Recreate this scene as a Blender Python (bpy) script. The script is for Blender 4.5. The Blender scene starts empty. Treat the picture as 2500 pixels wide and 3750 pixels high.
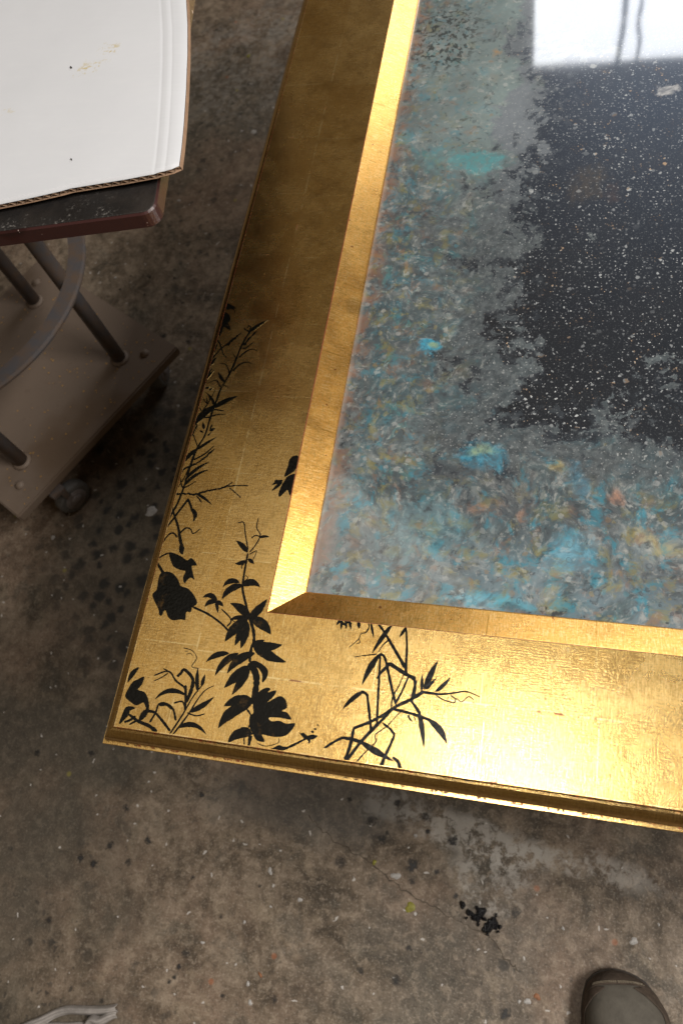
import bpy, bmesh, math, random
from mathutils import Vector, Matrix
random.seed(7)
S = bpy.context.scene
COL = S.collection

# ------------------------------------------------------------------ camera, world, lamps, exposure
FPX = 3034.15                      # focal length in photo pixels (2500 x 3750 photo)
RW = Matrix(((0.96797035, 0.16319502, -0.19078989),
             (0.07170689, -0.90797406, -0.41284528),
             (-0.24060656, 0.38594104, -0.89059418)))   # world -> camera (x right, y down, z forward)
CAM = Vector((0.34172, -0.05837, 1.20))
FZ = 0.55                          # height of the frame's outer lip above the floor

cd = bpy.data.cameras.new('camera'); cam = bpy.data.objects.new('camera', cd); COL.objects.link(cam)
cd.sensor_fit = 'VERTICAL'; cd.sensor_height = 22.2; cd.sensor_width = 14.8
cd.lens = FPX * 22.2 / 3750.0
cd.clip_start = 0.01; cd.clip_end = 60
m = Matrix.Identity(4)
for i in range(3):
    m[i][0] = RW[0][i]; m[i][1] = -RW[1][i]; m[i][2] = -RW[2][i]; m[i][3] = CAM[i]
cam.matrix_world = m
cd.dof.use_dof = True; cd.dof.focus_distance = 0.72; cd.dof.aperture_fstop = 5.6
S.camera = cam
S.render.resolution_x = 682; S.render.resolution_y = 1024

w = bpy.data.worlds.new('World'); S.world = w; w.use_nodes = True
bg = w.node_tree.nodes['Background']
bg.inputs[0].default_value = (1.0, 0.74, 0.46, 1); bg.inputs[1].default_value = 0.10

def area(name, loc, target, sx, sy, watts, col):
    l = bpy.data.lights.new(name, 'AREA'); l.shape = 'RECTANGLE'; l.size = sx; l.size_y = sy
    l.energy = watts; l.color = col
    o = bpy.data.objects.new(name, l); COL.objects.link(o)
    o.location = loc
    o.rotation_euler = (Vector(target) - Vector(loc)).to_track_quat('-Z', 'Y').to_euler()
    return o
# open doorway with daylight, straight ahead beyond the frame (its top corner is mirrored in the glass)
area('doorway_daylight', (0.885, 3.3, 2.05), (0.885, 0.0, 2.05), 1.50, 0.92, 29, (0.93, 0.96, 1.0))
# window high on the right
area('side_window_daylight', (1.80, 0.08, 2.28), (0.3, 0.08, 0.3), 1.15, 0.50, 72, (1.0, 0.96, 0.90))
# small skylight overhead
area('skylight', (0.29, 0.15, 2.54), (0.30, 0.1, 0.5), 0.38, 0.38, 9, (1.0, 0.97, 0.92))

# added dim fill lamp overhead, brightening the gold at the lower left
area('ceiling_fill_lamp', (-0.45, 0.48, 2.62), (-0.2, 0.3, 0.5), 1.3, 1.0, 3.0, (1.0, 0.90, 0.74))
S.view_settings.view_transform = 'Standard'; S.view_settings.look = 'None'
S.view_settings.exposure = 0.0; S.view_settings.gamma = 1.0
S.render.engine = 'CYCLES'
S.cycles.use_denoising = True
S.cycles.max_bounces = 4; S.cycles.diffuse_bounces = 2; S.cycles.glossy_bounces = 3

def P(x, y, z):
    """point of the world seen at photo pixel (x, y) that lies at height z"""
    d = RW.transposed() @ Vector(((x - 1250) / FPX, (y - 1875) / FPX, 1.0))
    return CAM + d * ((z - CAM.z) / d.z)

# ------------------------------------------------------------------ helpers
def tag(o, label=None, cat=None, group=None, kind=None):
    if label: o['label'] = label
    if cat: o['category'] = cat
    if group: o['group'] = group
    if kind: o['kind'] = kind
    return o
def empty(name, loc=(0, 0, 0), rz=0.0):
    o = bpy.data.objects.new(name, None); COL.objects.link(o); o.location = loc; o.rotation_euler = (0, 0, rz)
    o.empty_display_size = 0.05
    return o
def link(name, me, mat, parent=None, smooth=False):
    o = bpy.data.objects.new(name, me); COL.objects.link(o)
    if mat and not me.materials: me.materials.append(mat)
    if smooth:
        for p in me.polygons: p.use_smooth = True
    if parent: o.parent = parent
    return o
def mesh(name, vs, fs, mat, parent=None, smooth=False, uvs=None):
    me = bpy.data.meshes.new(name); me.from_pydata([tuple(v) for v in vs], [], fs); me.update()
    if uvs:
        ul = me.uv_layers.new(name='UVMap')
        for lp in me.loops: ul.data[lp.index].uv = uvs[lp.vertex_index]
    return link(name, me, mat, parent, smooth)
def bmobj(name, bm, mat, parent=None, smooth=False):
    me = bpy.data.meshes.new(name); bmesh.ops.recalc_face_normals(bm, faces=bm.faces); bm.to_mesh(me); bm.free()
    return link(name, me, mat, parent, smooth)
def add_box(bm, c, s, rot=None, bev=0.0):
    r = bmesh.ops.create_cube(bm, size=1.0)
    vs = r['verts']
    for v in vs:
        v.co = Vector((v.co.x * s[0], v.co.y * s[1], v.co.z * s[2]))
    if bev:
        es = list({e for v in vs for e in v.link_edges})
        r2 = bmesh.ops.bevel(bm, geom=es, offset=bev, segments=2, affect='EDGES')
        vs = list({v for f in r2['faces'] for v in f.verts} | set(v for v in vs if v.is_valid))
    for v in vs:
        if rot is not None: v.co = rot @ v.co
        v.co = v.co + Vector(c)
def add_tube(bm, pts, rad, n=12, caps=True):
    rings = []; pts = [Vector(p) for p in pts]
    for i, p in enumerate(pts):
        d = (pts[min(i + 1, len(pts) - 1)] - pts[max(i - 1, 0)]).normalized()
        a = d.cross(Vector((0, 0, 1)));
        if a.length < 1e-3: a = Vector((1, 0, 0))
        a.normalize(); b = d.cross(a)
        r = rad[i] if isinstance(rad, (list, tuple)) else rad
        rings.append([bm.verts.new(p + a * r * math.cos(2 * math.pi * k / n) + b * r * math.sin(2 * math.pi * k / n)) for k in range(n)])
    for r0, r1 in zip(rings, rings[1:]):
        for k in range(n): bm.faces.new((r0[k], r0[(k + 1) % n], r1[(k + 1) % n], r1[k]))
    if caps: bm.faces.new(rings[0][::-1]); bm.faces.new(rings[-1])

class G:
    """small shader-graph writer"""
    def __init__(s, name, dim='3D'):
        s.dim = dim; s.m = bpy.data.materials.new(name); s.m.use_nodes = True; s.t = s.m.node_tree; s.t.nodes.clear()
        s.out = s.t.nodes.new('ShaderNodeOutputMaterial')
        s.tc = s.t.nodes.new('ShaderNodeTexCoord')
    def n(s, typ, **kw):
        nd = s.t.nodes.new(typ)
        for k, v in kw.items(): setattr(nd, k, v)
        return nd
    def put(s, sock, v):
        if isinstance(v, bpy.types.NodeSocket): s.t.links.new(v, sock)
        elif v is not None:
            if sock.type == 'RGBA' and len(v) == 3: v = (*v, 1)
            sock.default_value = v
    def obj(s): return s.tc.outputs['Object']
    def uv(s): return s.tc.outputs['UV']
    def math(s, op, a, b=0.0, c=None, clamp=False):
        nd = s.n('ShaderNodeMath', operation=op, use_clamp=clamp); s.put(nd.inputs[0], a); s.put(nd.inputs[1], b)
        if c is not None: s.put(nd.inputs[2], c)
        return nd.outputs[0]
    def add(s, a, b): return s.math('ADD', a, b)
    def sub(s, a, b): return s.math('SUBTRACT', a, b)
    def mul(s, a, b): return s.math('MULTIPLY', a, b)
    def mx(s, a, b): return s.math('MAXIMUM', a, b)
    def mn(s, a, b): return s.math('MINIMUM', a, b)
    def inv(s, a): return s.math('SUBTRACT', 1.0, a)
    def xyz(s, v):
        nd = s.n('ShaderNodeSeparateXYZ'); s.put(nd.inputs[0], v); return nd.outputs
    def comb(s, x, y, z=0.0):
        nd = s.n('ShaderNodeCombineXYZ'); s.put(nd.inputs[0], x); s.put(nd.inputs[1], y); s.put(nd.inputs[2], z); return nd.outputs[0]
    def map(s, v, scale=(1, 1, 1), rot=(0, 0, 0), loc=(0, 0, 0)):
        nd = s.n('ShaderNodeMapping'); s.put(nd.inputs[0], v); nd.inputs[1].default_value = loc; nd.inputs[2].default_value = rot; nd.inputs[3].default_value = scale
        return nd.outputs[0]
    def noise(s, v, scale, detail=4, rough=0.55, dist=0.0, col=False):
        nd = s.n('ShaderNodeTexNoise', noise_dimensions=s.dim); s.put(nd.inputs['Vector'], v); s.put(nd.inputs['Scale'], scale); nd.inputs['Detail'].default_value = detail
        nd.inputs['Roughness'].default_value = rough; nd.inputs['Distortion'].default_value = dist
        return nd.outputs['Color'] if col else nd.outputs['Fac']
    def vor(s, v, scale, feature='F1', rand=1.0):
        nd = s.n('ShaderNodeTexVoronoi', feature=feature, voronoi_dimensions=s.dim); s.put(nd.inputs['Vector'], v); nd.inputs['Scale'].default_value = scale; nd.inputs['Randomness'].default_value = rand
        return nd.outputs['Distance'], (nd.outputs['Color'] if feature == 'F1' else None)
    def step(s, v, a, b, lo=0.0, hi=1.0):
        nd = s.n('ShaderNodeMapRange', interpolation_type='SMOOTHSTEP'); s.put(nd.inputs[0], v); s.put(nd.inputs[1], a); s.put(nd.inputs[2], b); s.put(nd.inputs[3], lo); s.put(nd.inputs[4], hi)
        return nd.outputs[0]
    def lin(s, v, a, b, lo=0.0, hi=1.0):
        nd = s.n('ShaderNodeMapRange'); s.put(nd.inputs[0], v); s.put(nd.inputs[1], a); s.put(nd.inputs[2], b); s.put(nd.inputs[3], lo); s.put(nd.inputs[4], hi)
        return nd.outputs[0]
    def mix(s, f, a, b, mode='MIX'):
        nd = s.n('ShaderNodeMix', data_type='RGBA', blend_type=mode); s.put(nd.inputs[0], f); s.put(nd.inputs[6], a); s.put(nd.inputs[7], b)
        return nd.outputs[2]
    def ramp(s, f, stops):
        nd = s.n('ShaderNodeValToRGB'); s.put(nd.inputs[0], f); e = nd.color_ramp.elements
        while len(e) < len(stops): e.new(0.5)
        for q, (p, c) in zip(e, stops): q.position = p; q.color = (*c, 1)
        return nd.outputs[0]
    def warp(s, v, scale, amt, detail=3):
        c = s.noise(v, scale, detail, col=True)
        nd = s.n('ShaderNodeVectorMath', operation='SUBTRACT'); s.put(nd.inputs[0], c); nd.inputs[1].default_value = (.5, .5, .5)
        n2 = s.n('ShaderNodeVectorMath', operation='SCALE'); s.put(n2.inputs[0], nd.outputs[0]); n2.inputs['Scale'].default_value = amt
        n3 = s.n('ShaderNodeVectorMath', operation='ADD'); s.put(n3.inputs[0], v); s.put(n3.inputs[1], n2.outputs[0])
        return n3.outputs[0]
    def bump(s, h, strength, dist, normal=None):
        nd = s.n('ShaderNodeBump'); s.put(nd.inputs['Height'], h); nd.inputs['Strength'].default_value = strength; nd.inputs['Distance'].default_value = dist
        if normal: s.put(nd.inputs['Normal'], normal)
        return nd.outputs[0]
    def bsdf(s, **kw):
        nd = s.n('ShaderNodeBsdfPrincipled')
        for k, v in kw.items(): s.put(nd.inputs[k.replace('_', ' ')], v)
        s.t.links.new(nd.outputs[0], s.out.inputs[0])
        return s.m
    def chan(s, c):
        nd = s.n('ShaderNodeSeparateColor'); s.put(nd.inputs[0], c); return nd.outputs
    def rnd(s): return s.n('ShaderNodeObjectInfo').outputs['Random']

# ------------------------------------------------------------------ materials
def mat_gold(name, kind):
    g = G(name, '2D'); v = g.uv(); o = g.obj()
    x, y, _ = g.xyz(v)                                    # x along the rail, y across it (metres)
    # rubbing marks: cloth-fine streaks along and across the rail, soft clouds, tiny grit
    streak = g.noise(g.map(v, (70, 900, 1)), 1.0, 3, .65)
    weft = g.noise(g.map(v, (900, 110, 1)), 1.0, 3, .65)
    ca, cb, cc = g.chan(g.noise(o, 20, 4, .62, col=True))
    fa, fb, fc = g.chan(g.noise(o, 520, 3, .7, col=True))
    ta, tb_, tc_ = g.chan(g.noise(o, 55, 4, .65, .4, col=True))
    tone = g.rnd() if kind == 'leaf' else cb
    deep, pale = (0.66, 0.39, 0.090), (0.87, 0.60, 0.225)
    if kind == 'bevel': deep, pale = (0.78, 0.39, 0.085), (0.90, 0.51, 0.135)
    if kind == 'bead': deep, pale = (0.62, 0.37, 0.10), (0.84, 0.58, 0.22)
    c = g.mix(g.add(g.mul(tone, .40), g.add(g.mul(g.step(ca, .30, .70), .28), g.mul(g.step(streak, .35, .65), .32))), deep, pale)
    # tarnish clouds and brushed streaks
    c = g.mix(g.mul(g.step(g.add(g.mul(ta, .45), g.add(g.mul(cb, .35), g.mul(weft, .2))), .49, .62), .34), c, (0.33, 0.185, 0.045))
    c = g.mix(g.mul(g.step(streak, .52, .70), .35), c, (0.36, 0.21, 0.05)); c = g.mix(g.mul(g.step(weft, .53, .70), .30), c, (0.38, 0.22, 0.05)); c = g.mix(g.mul(g.step(weft, .47, .33), .30), c, (1.0, .80, .42))
    c = g.mix(g.mul(g.step(fb, .55, .70), .34), c, (1.0, .78, .36)); c = g.mix(g.mul(g.step(fb, .45, .30), .40), c, (.32, .18, .04))
    rough = g.lin(g.add(g.mul(ca, .6), g.mul(tb_, .4)), .35, .65, .235, .295)
    red = (0.23, 0.035, 0.012)
    if kind == 'leaf':
        # UV of a leaf runs 0..size; pale double-thickness line and rubbed-through bole along its laps
        ex = g.mn(x, g.sub(0.0837, x)); ey = g.mn(y, g.sub(0.0552, y))
        e = g.mn(ex, ey)
        line = g.mul(g.step(e, .0011, .0005), g.step(g.add(g.mul(cc, .5), g.mul(tb_, .5)), .47, .56))
        c = g.mix(g.mul(line, .70), c, (1.0, .80, .40))
        rub = g.mul(g.step(e, .0012, .0004), g.step(tc_, .62, .68))
        c = g.mix(g.mul(rub, .8), c, red); rough = g.add(rough, g.mul(rub, .3))
    if kind == 'bead':
        # worn to red bole and dark wax along the two arrises
        near = g.mx(g.step(g.math('ABSOLUTE', g.sub(y, .0125)), .0014, .0004), g.step(g.math('ABSOLUTE', g.sub(y, .0026)), .0013, .0004))
        f = g.mul(near, g.step(g.noise(o, 230, 3, .7), .53, .60))
        c = g.mix(g.mul(f, .95), c, g.mix(g.step(ta, .45, .55), (0.025, 0.012, 0.006), red))
        rough = g.add(g.sub(rough, .07), g.mul(f, .3))
    if kind == 'bevel':
        chip = g.step(g.noise(o, 120, 3, .6), .735, .75)
        c = g.mix(g.mul(chip, .7), c, red)
        seam = g.step(g.math('ABSOLUTE', g.sub(g.math('FRACT', g.math('DIVIDE', g.add(x, .028), .0825)), .5)), .492, .497)
        c = g.mix(g.mul(seam, g.step(tc_, .42, .55)), c, (0.5, 0.26, .05))
        rough = g.add(rough, .03)
    h = g.add(g.add(g.mul(streak, .9), g.mul(weft, .7)), g.add(g.mul(fa, .8), g.mul(ta, 1.1)))
    nb = g.bump(h, .105 if kind != 'bead' else .10, .0005)
    return g.bsdf(Base_Color=c, Metallic=1.0, Roughness=rough, Normal=nb, Coat_Weight=.55 if kind != 'bevel' else .15, Coat_Roughness=.26, Coat_Normal=nb)

def mat_glass():
    g = G('patinated_glass', '2D'); o = g.obj(); x, y, _ = g.xyz(o)
    w1 = g.warp(o, 11, .030, 3); w2 = g.warp(w1, 48, .0065, 2)
    b1, b2, b3 = g.chan(g.noise(w1, 15, 4, .6, col=True))           # broad clouds
    m1, m2, m3 = g.chan(g.noise(w2, 44, 4, .6, col=True))           # centimetre mottling
    k1, k2, k3 = g.chan(g.noise(g.map(w2, loc=(3, 5, 1)), 52, 4, .66, col=True))
    f1, f2, f3 = g.chan(g.noise(w2, 135, 3, .65, col=True))         # millimetre grain
    def dist(cx, cy, rx, ry, co=w2, rot=0.0):
        nd = g.n('ShaderNodeMapping', vector_type='TEXTURE'); g.put(nd.inputs[0], co); nd.inputs[1].default_value = (cx, cy, 0); nd.inputs[2].default_value = (0, 0, rot); nd.inputs[3].default_value = (rx, ry, 1)
        a, b, _ = g.xyz(nd.outputs[0])
        return g.math('SQRT', g.add(g.mul(a, a), g.mul(b, b)))
    def blob(*a, soft=1.0, **k):
        return g.step(g.add(dist(*a, **k), g.mul(g.sub(g.add(g.mul(m2, .55), g.mul(f3, .45)), .5), 2.6)), 1.25, 1.25 - .9 * soft)
    c = g.ramp(b1, [(.32, (.048, .066, .074)), (.46, (.082, .112, .122)), (.56, (.125, .150, .158)), (.68, (.21, .25, .255))])
    c = g.mix(g.mul(g.step(b2, .46, .62), .60), c, (.060, .135, .160))
    c = g.mix(g.mul(g.step(b3, .48, .64), .50), c, (.15, .147, .152))
    c = g.mix(g.mul(g.step(m1, .52, .72), .50), c, (.27, .285, .28))
    c = g.mix(g.mul(g.step(m2, .52, .68), .55), c, (.060, .072, .085))
    c = g.mix(g.mul(g.step(f1, .52, .66), .40), c, (.34, .36, .35)); c = g.mix(g.mul(g.step(f1, .46, .34), .55), c, (.045, .058, .066))
    low = g.mul(g.step(y, .26, .165), g.step(m3, .34, .60))
    c = g.mix(g.mul(low, .42), c, (.22, .295, .345))
    mid = g.mul(g.step(dist(.215, .44, .10, .22, co=w1), 1.3, .5), g.step(m3, .30, .60)); c = g.mix(g.mul(mid, .50), c, (.060, .082, .092))
    film = g.step(dist(.230, .79, .085, .21, co=w1), 1.25, .45)
    c = g.mix(g.mul(film, .74), c, (.235, .305, .305))
    left = g.step(x, .285, .19); edge = g.mx(g.step(x, .180, .150), g.step(y, .180, .150))
    border = g.mx(left, g.step(y, .31, .21))
    def isl(f, a, b, col, amt, mask=None):
        nonlocal c
        f = g.mul(g.step(f, a, b), amt)
        if mask is not None: f = g.mul(f, mask)
        c = g.mix(f, c, col)
    isl(k1, .50, .72, (.28, .24, .06), .55, g.mul(border, g.inv(g.mul(film, .5))))
    isl(k2, .52, .72, (.03, .26, .36), .66, g.mx(g.step(y, .42, .25), g.mul(left, .6)))
    isl(k3, .55, .72, (.30, .14, .065), .48, g.mx(edge, g.mul(border, .75)))
    isl(g.add(g.mul(m3, .6), g.mul(f2, .4)), .56, .64, (.055, .19, .20), .6, left)
    isl(g.add(g.mul(f2, .65), g.mul(m1, .35)), .56, .68, (.42, .43, .41), .55)
    isl(g.add(g.mul(f3, .65), g.mul(m2, .35)), .58, .65, (.020, .025, .032), .85, g.mx(edge, .55))
    dark_corner = g.mul(g.step(dist(.185, .835, .05, .07, co=w1), 1.2, .5), g.step(f3, .50, .58)); c = g.mix(g.mul(dark_corner, .85), c, (.022, .028, .028))
    rim = g.mul(g.step(m3, .42, .60), g.step(x, .172, .1485))
    c = g.mix(g.mul(rim, .65), c, (.30, .135, .07)); c = g.mix(g.mul(g.step(x, .1525, .1490), .4), c, (.34, .31, .28))
    # dark field: de-silvered centre with a broken shore
    dx = g.sub(x, .284); dyb = g.sub(y, .312)
    q = g.mn(dx, dyb)
    q = g.add(q, g.mul(g.step(y, .58, .80), -.022))
    n1, n2, n3 = g.chan(g.noise(w2, 72, 5, .70, col=True))
    fld = g.add(q, g.add(g.mul(g.sub(b3, .5), .34), g.mul(g.sub(n1, .5), .26)))
    shore = g.step(g.add(q, g.add(g.mul(g.sub(b1, .5), .22), g.mul(g.sub(n2, .5), .10))), -.050, -.012)
    slate = g.mix(g.step(f2, .38, .62), (.042, .052, .060), (.086, .102, .112))
    slate = g.mix(g.mul(g.step(y, .52, .70), .7), slate, (.21, .235, .275))
    c = g.mix(g.mul(shore, .85), c, slate)
    D = g.step(fld, -.008, .008)
    D = g.mul(D, g.lin(g.add(q, g.add(g.mul(g.sub(b3, .5), .25), g.mul(g.sub(n2, .5), .08))), -.03, .025, .45, 1.0))
    halo = g.mul(g.step(fld, -.010, -.003), g.inv(D)); c = g.mix(g.mul(halo, .30), c, (.16, .18, .19))
    # second, thinner film of grey scales lying over the dark near its shore
    scale = g.mul(g.step(n3, .56, .60), g.step(q, .055, -.005)); D = g.mul(D, g.inv(g.mul(scale, .75)))
    # round flecks of three sizes
    spk = None
    ow = g.warp(o, 260, .0030, 1)
    for sc, r0, r1, thr in ((40, .05, .16, .76), (90, .07, .22, .58), (170, .10, .28, .42), (300, .16, .34, .40)):
        d, col = g.vor(g.map(ow, loc=(sc * .013, 0, 0)), sc); cr, cg, cb = g.chan(col)
        rad = g.lin(g.math('POWER', cr, 2.2), 0, 1, r0, r1)
        f = g.mul(g.step(d, rad, g.mul(rad, .55)), g.math('GREATER_THAN', cg, thr))
        f = g.mul(f, g.lin(g.math('POWER', cb, 1.8), 0, 1, .10, .95))
        spk = f if spk is None else g.mx(spk, f)
    spk = g.mul(spk, g.lin(b2, .36, .60, .55, 1.0))
    c = g.mix(g.mul(g.mul(spk, shore), .6), c, (.50, .52, .52))
    d, col = g.vor(g.map(ow, loc=(5, 2, 0)), 110); cr, cg, cb = g.chan(col)
    pit = g.mul(g.step(d, g.lin(cr, 0, 1, .12, .36), g.lin(cr, 0, 1, .05, .24)), g.math('GREATER_THAN', cg, .66))
    pc = g.ramp(cb, [(.0, (.030, .038, .048)), (.34, (.050, .055, .062)), (.36, (.30, .16, .08)), (.50, (.30, .26, .09)), (.52, (.05, .24, .32)), (.68, (.08, .20, .22)), (.70, (.40, .41, .40)), (1.0, (.48, .48, .46))])
    c = g.mix(g.mul(g.mul(pit, g.inv(shore)), .38), c, pc)
    cs = g.mix(g.step(k3, .58, .62), (.44, .46, .47), (.46, .32, .20))
    spk = g.mx(spk, g.mul(g.step(g.noise(o, 620, 3, .8), .56, .72), .14))
    c = g.mix(D, c, g.mix(spk, g.mix(b1, (.034, .048, .072), (.055, .066, .084)), cs))
    met = g.mul(D, g.inv(spk))
    def put(col, f, amt=1.0):
        nonlocal c, met
        f = g.mul(g.mul(f, g.lin(f1, .36, .64, .35, 1.0)), amt * .85); c = g.mix(f, c, col); met = g.mul(met, g.inv(f))
    c = g.mix(g.mul(g.inv(D), g.lin(b3, .35, .65, .08, .38)), c, (.012, .020, .028))
    # patches seen in the photograph
    put((.040, .26, .29), blob(.246, .637, .026, .017, soft=.6), .80); put((.06, .22, .24), blob(.215, .640, .04, .02), .5)
    put((.34, .18, .055), blob(.249, .803, .0065, .0075, co=o), .85)
    put((.50, .49, .48), blob(.434, .729, .011, .0080, co=w2, soft=.5), .9)
    put((.46, .23, .14), blob(.399, .257, .0080, .008), .75); put((.42, .32, .09), blob(.345, .279, .008, .008), .55)
    put((.03, .21, .33), blob(.366, .268, .007, .024, rot=.5), .5)
    put((.01, .34, .52), blob(.226, .404, .010, .008, soft=.6), .85); put((.33, .34, .06), blob(.229, .405, .005, .004), .7)
    put((.02, .30, .46), blob(.284, .286, .022, .013), .70); put((.34, .36, .10), blob(.283, .290, .012, .007), .65); put((.03, .035, .045), blob(.258, .268, .024, .010), .6)
    put((.06, .36, .52), blob(.360, .205, .018, .020), .55); put((.40, .33, .09), blob(.434, .222, .022, .008, rot=-.4), .45)
    put((.06, .38, .53), blob(.296, .157, .026, .009), .65); put((.05, .35, .48), blob(.326, .157, .020, .008), .65)
    put((.12, .28, .33), blob(.235, .215, .05, .03), .45); put((.40, .19, .10), blob(.277, .235, .009, .006), .5); put((.40, .19, .10), blob(.318, .237, .008, .006), .5)
    put((.022, .022, .028), blob(.301, .1535, .006, .004), .85); put((.022, .022, .028), blob(.323, .1545, .007, .004), .85)
    put((.15, .10, .045), blob(.358, .600, .024, .026, co=w1), .30); put((.12, .055, .035), blob(.385, .590, .010, .016, co=w1), .30)  # faint brown blobs: a reflection painted into the glass colour
    # bubbles: small dark rings in the lower border
    d, col = g.vor(ow, 80); cr, cg, cb = g.chan(col)
    rr = g.lin(cr, 0, 1, .05, .20)
    ring = g.mul(g.step(g.math('ABSOLUTE', g.sub(d, rr)), .07, .01), g.math('GREATER_THAN', cg, .62))
    put((.035, .04, .055), g.mul(ring, g.mx(g.step(y, .25, .17), g.mul(g.step(x, .21, .16), .7))), .75)
    rough = g.lin(met, 0, 1, .50, .37)
    return g.bsdf(Base_Color=c, Roughness=rough, Metallic=met, Specular_IOR_Level=.25, Coat_Weight=1.0, Coat_Roughness=.05, Coat_IOR=2.0,
                  Coat_Normal=g.bump(g.noise(o, 7, 1.0), .10, .004))

def mat_paint():
    g = G('black_paint'); o = g.obj()
    n = g.noise(o, 70, 4, .6)
    c = g.mix(g.step(g.noise(g.map(o, (1, 1, 1)), 60, 5, .75), .58, .76), (.0020, .0020, .0016), (.055, .030, .009))
    return g.bsdf(Base_Color=c, Roughness=g.lin(n, .3, .7, .12, .24), Specular_IOR_Level=.20, Normal=g.bump(g.noise(o, 380, 3, .65), .45, .0006))

def mat_floor():
    g = G('stained_concrete', '2D'); o = g.obj(); x, y, _ = g.xyz(o)
    wv = g.warp(o, 7, .07, 3); wf = g.warp(o, 70, .014, 2)
    b1, b2, b3 = g.chan(g.noise(wv, 3.0, 4, .6, col=True))
    m1, m2, m3 = g.chan(g.noise(wv, 16, 5, .68, col=True))
    f1, f2, f3 = g.chan(g.noise(wf, 75, 5, .72, col=True))
    v1, v2, v3 = g.chan(g.noise(o, 330, 3, .7, col=True))
    c = g.ramp(m1, [(.33, (.062, .046, .031)), (.45, (.128, .096, .066)), (.55, (.188, .143, .102)), (.68, (.285, .225, .166))])
    c = g.mix(g.mul(g.step(b1, .46, .62), .50), c, (.25, .17, .122))
    c = g.mix(g.mul(g.step(b2, .50, .64), .60), c, (.085, .080, .066))
    c = g.mix(g.mul(g.step(m2, .54, .68), .50), c, (.075, .068, .054)); c = g.mix(g.mul(g.step(m3, .56, .70), .35), c, (.34, .27, .19))
    c = g.mix(g.mul(g.step(f1, .50, .68), .42), c, (.38, .305, .23)); c = g.mix(g.mul(g.step(f1, .47, .32), .50), c, (.060, .046, .032))
    c = g.mix(g.mul(g.step(v1, .56, .72), .40), c, (.48, .42, .35)); c = g.mix(g.mul(g.step(v1, .44, .28), .45), c, (.035, .029, .023))
    def area_(cx, cy, rx, ry, rot=0.0, co=wv):
        nd = g.n('ShaderNodeMapping', vector_type='TEXTURE'); g.put(nd.inputs[0], co); nd.inputs[1].default_value = (cx, cy, 0); nd.inputs[2].default_value = (0, 0, rot); nd.inputs[3].default_value = (rx, ry, 1)
        a, b, _ = g.xyz(nd.outputs[0]); return g.step(g.math('SQRT', g.add(g.mul(a, a), g.mul(b, b))), 1.25, .6)
    # greasy patch of old black drips between stand and frame; soft drip stains elsewhere
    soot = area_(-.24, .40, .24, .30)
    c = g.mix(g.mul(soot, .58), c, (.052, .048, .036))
    dark_lower_left = g.mul(area_(-.42, -.12, .34, .42), g.step(b2, .34, .60)); c = g.mix(g.mul(dark_lower_left, .55), c, (.060, .052, .040))  # floor colour darker in a broken patch at the lower left
    patch = g.lin(b3, .42, .60, .10, .95)
    for sc, thr, r0, r1, amt, k in ((36, .66, .10, .42, .70, 'all'), (85, .68, .12, .42, .60, 'all'), (34, .12, .30, .68, .92, 'soot')):
        d, col = g.vor(wf, sc); cr, cg, cb = g.chan(col)
        r = g.lin(g.math('POWER', cr, 1.8), 0, 1, r0, r1)
        f = g.mul(g.step(g.add(d, g.mul(g.sub(f2, .5), .35)), r, g.mul(r, .35)), g.math('GREATER_THAN', cg, thr))
        f = g.mul(f, soot if k == 'soot' else patch)
        c = g.mix(g.mul(f, amt), c, (.026, .025, .023))
    # whitish plaster smears in front of the bottom rail, and further back
    for (cx, cy, rx, ry, rot, a, hi) in ((.28, .005, .10, .030, -.12, .9, .56), (.40, -.015, .13, .020, -.1, .7, .56), (.30, -.045, .05, .04, 0, .75, .58), (.16, .03, .05, .02, -.1, .8, .56), (-.30, 1.55, .35, .20, .2, .5, .62)):
        f = g.mul(area_(cx, cy, rx, ry, rot), g.step(g.add(g.mul(f3, .6), g.mul(m2, .4)), .43, hi))
        c = g.mix(g.mul(f, a * .8), c, (.46, .43, .39))
    f = g.mul(area_(-.20, .98, .05, .055), g.step(f3, .45, .56)); c = g.mix(g.mul(f, .5), c, (.50, .38, .29))
    c = g.mix(g.mul(area_(.05, .02, .16, .06, .1), .5), c, (.085, .088, .088))
    # small light chips and coloured flecks
    d, col = g.vor(wf, 40); cr, cg, cb = g.chan(col)
    f = g.mul(g.step(d, .085, .04), g.math('GREATER_THAN', cg, .80)); c = g.mix(g.mul(f, .8), c, (.58, .55, .52))
    d, col = g.vor(g.map(o, loc=(3, 3, 0)), 22); cr, cg, cb = g.chan(col)
    f = g.mul(g.step(d, .11, .05), g.math('GREATER_THAN', cg, .955)); c = g.mix(g.mul(f, .45), c, g.mix(g.math('GREATER_THAN', cb, .5), (.40, .12, .04), (.34, .30, .05)))
    nb = g.bump(g.add(g.mul(f1, .8), m1), .35, .003)
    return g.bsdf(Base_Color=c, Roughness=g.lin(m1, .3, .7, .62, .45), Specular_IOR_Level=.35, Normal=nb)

def mat_simple(name, base, rough=.6, var=.25, scale=40, metal=0.0, alt=None, bumps=.15, spec=.4, coat=0.0):
    g = G(name); o = g.obj()
    n = g.noise(o, scale, 5, .65); n2 = g.noise(o, scale * 7, 3, .6)
    lo = alt if alt else tuple(b * (1 - var) for b in base)
    c = g.mix(g.step(n, .35, .68), base, lo)
    c = g.mix(g.mul(g.step(n2, .55, .75), .35), c, tuple(min(1, b * (1 + var)) for b in base))
    return g.bsdf(Base_Color=c, Roughness=g.lin(n, .3, .7, max(.03, rough - .08), min(1, rough + .08)), Metallic=metal, Specular_IOR_Level=spec, Coat_Weight=coat,
                  Normal=g.bump(g.add(n, g.mul(n2, .5)), bumps, .002))

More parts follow.
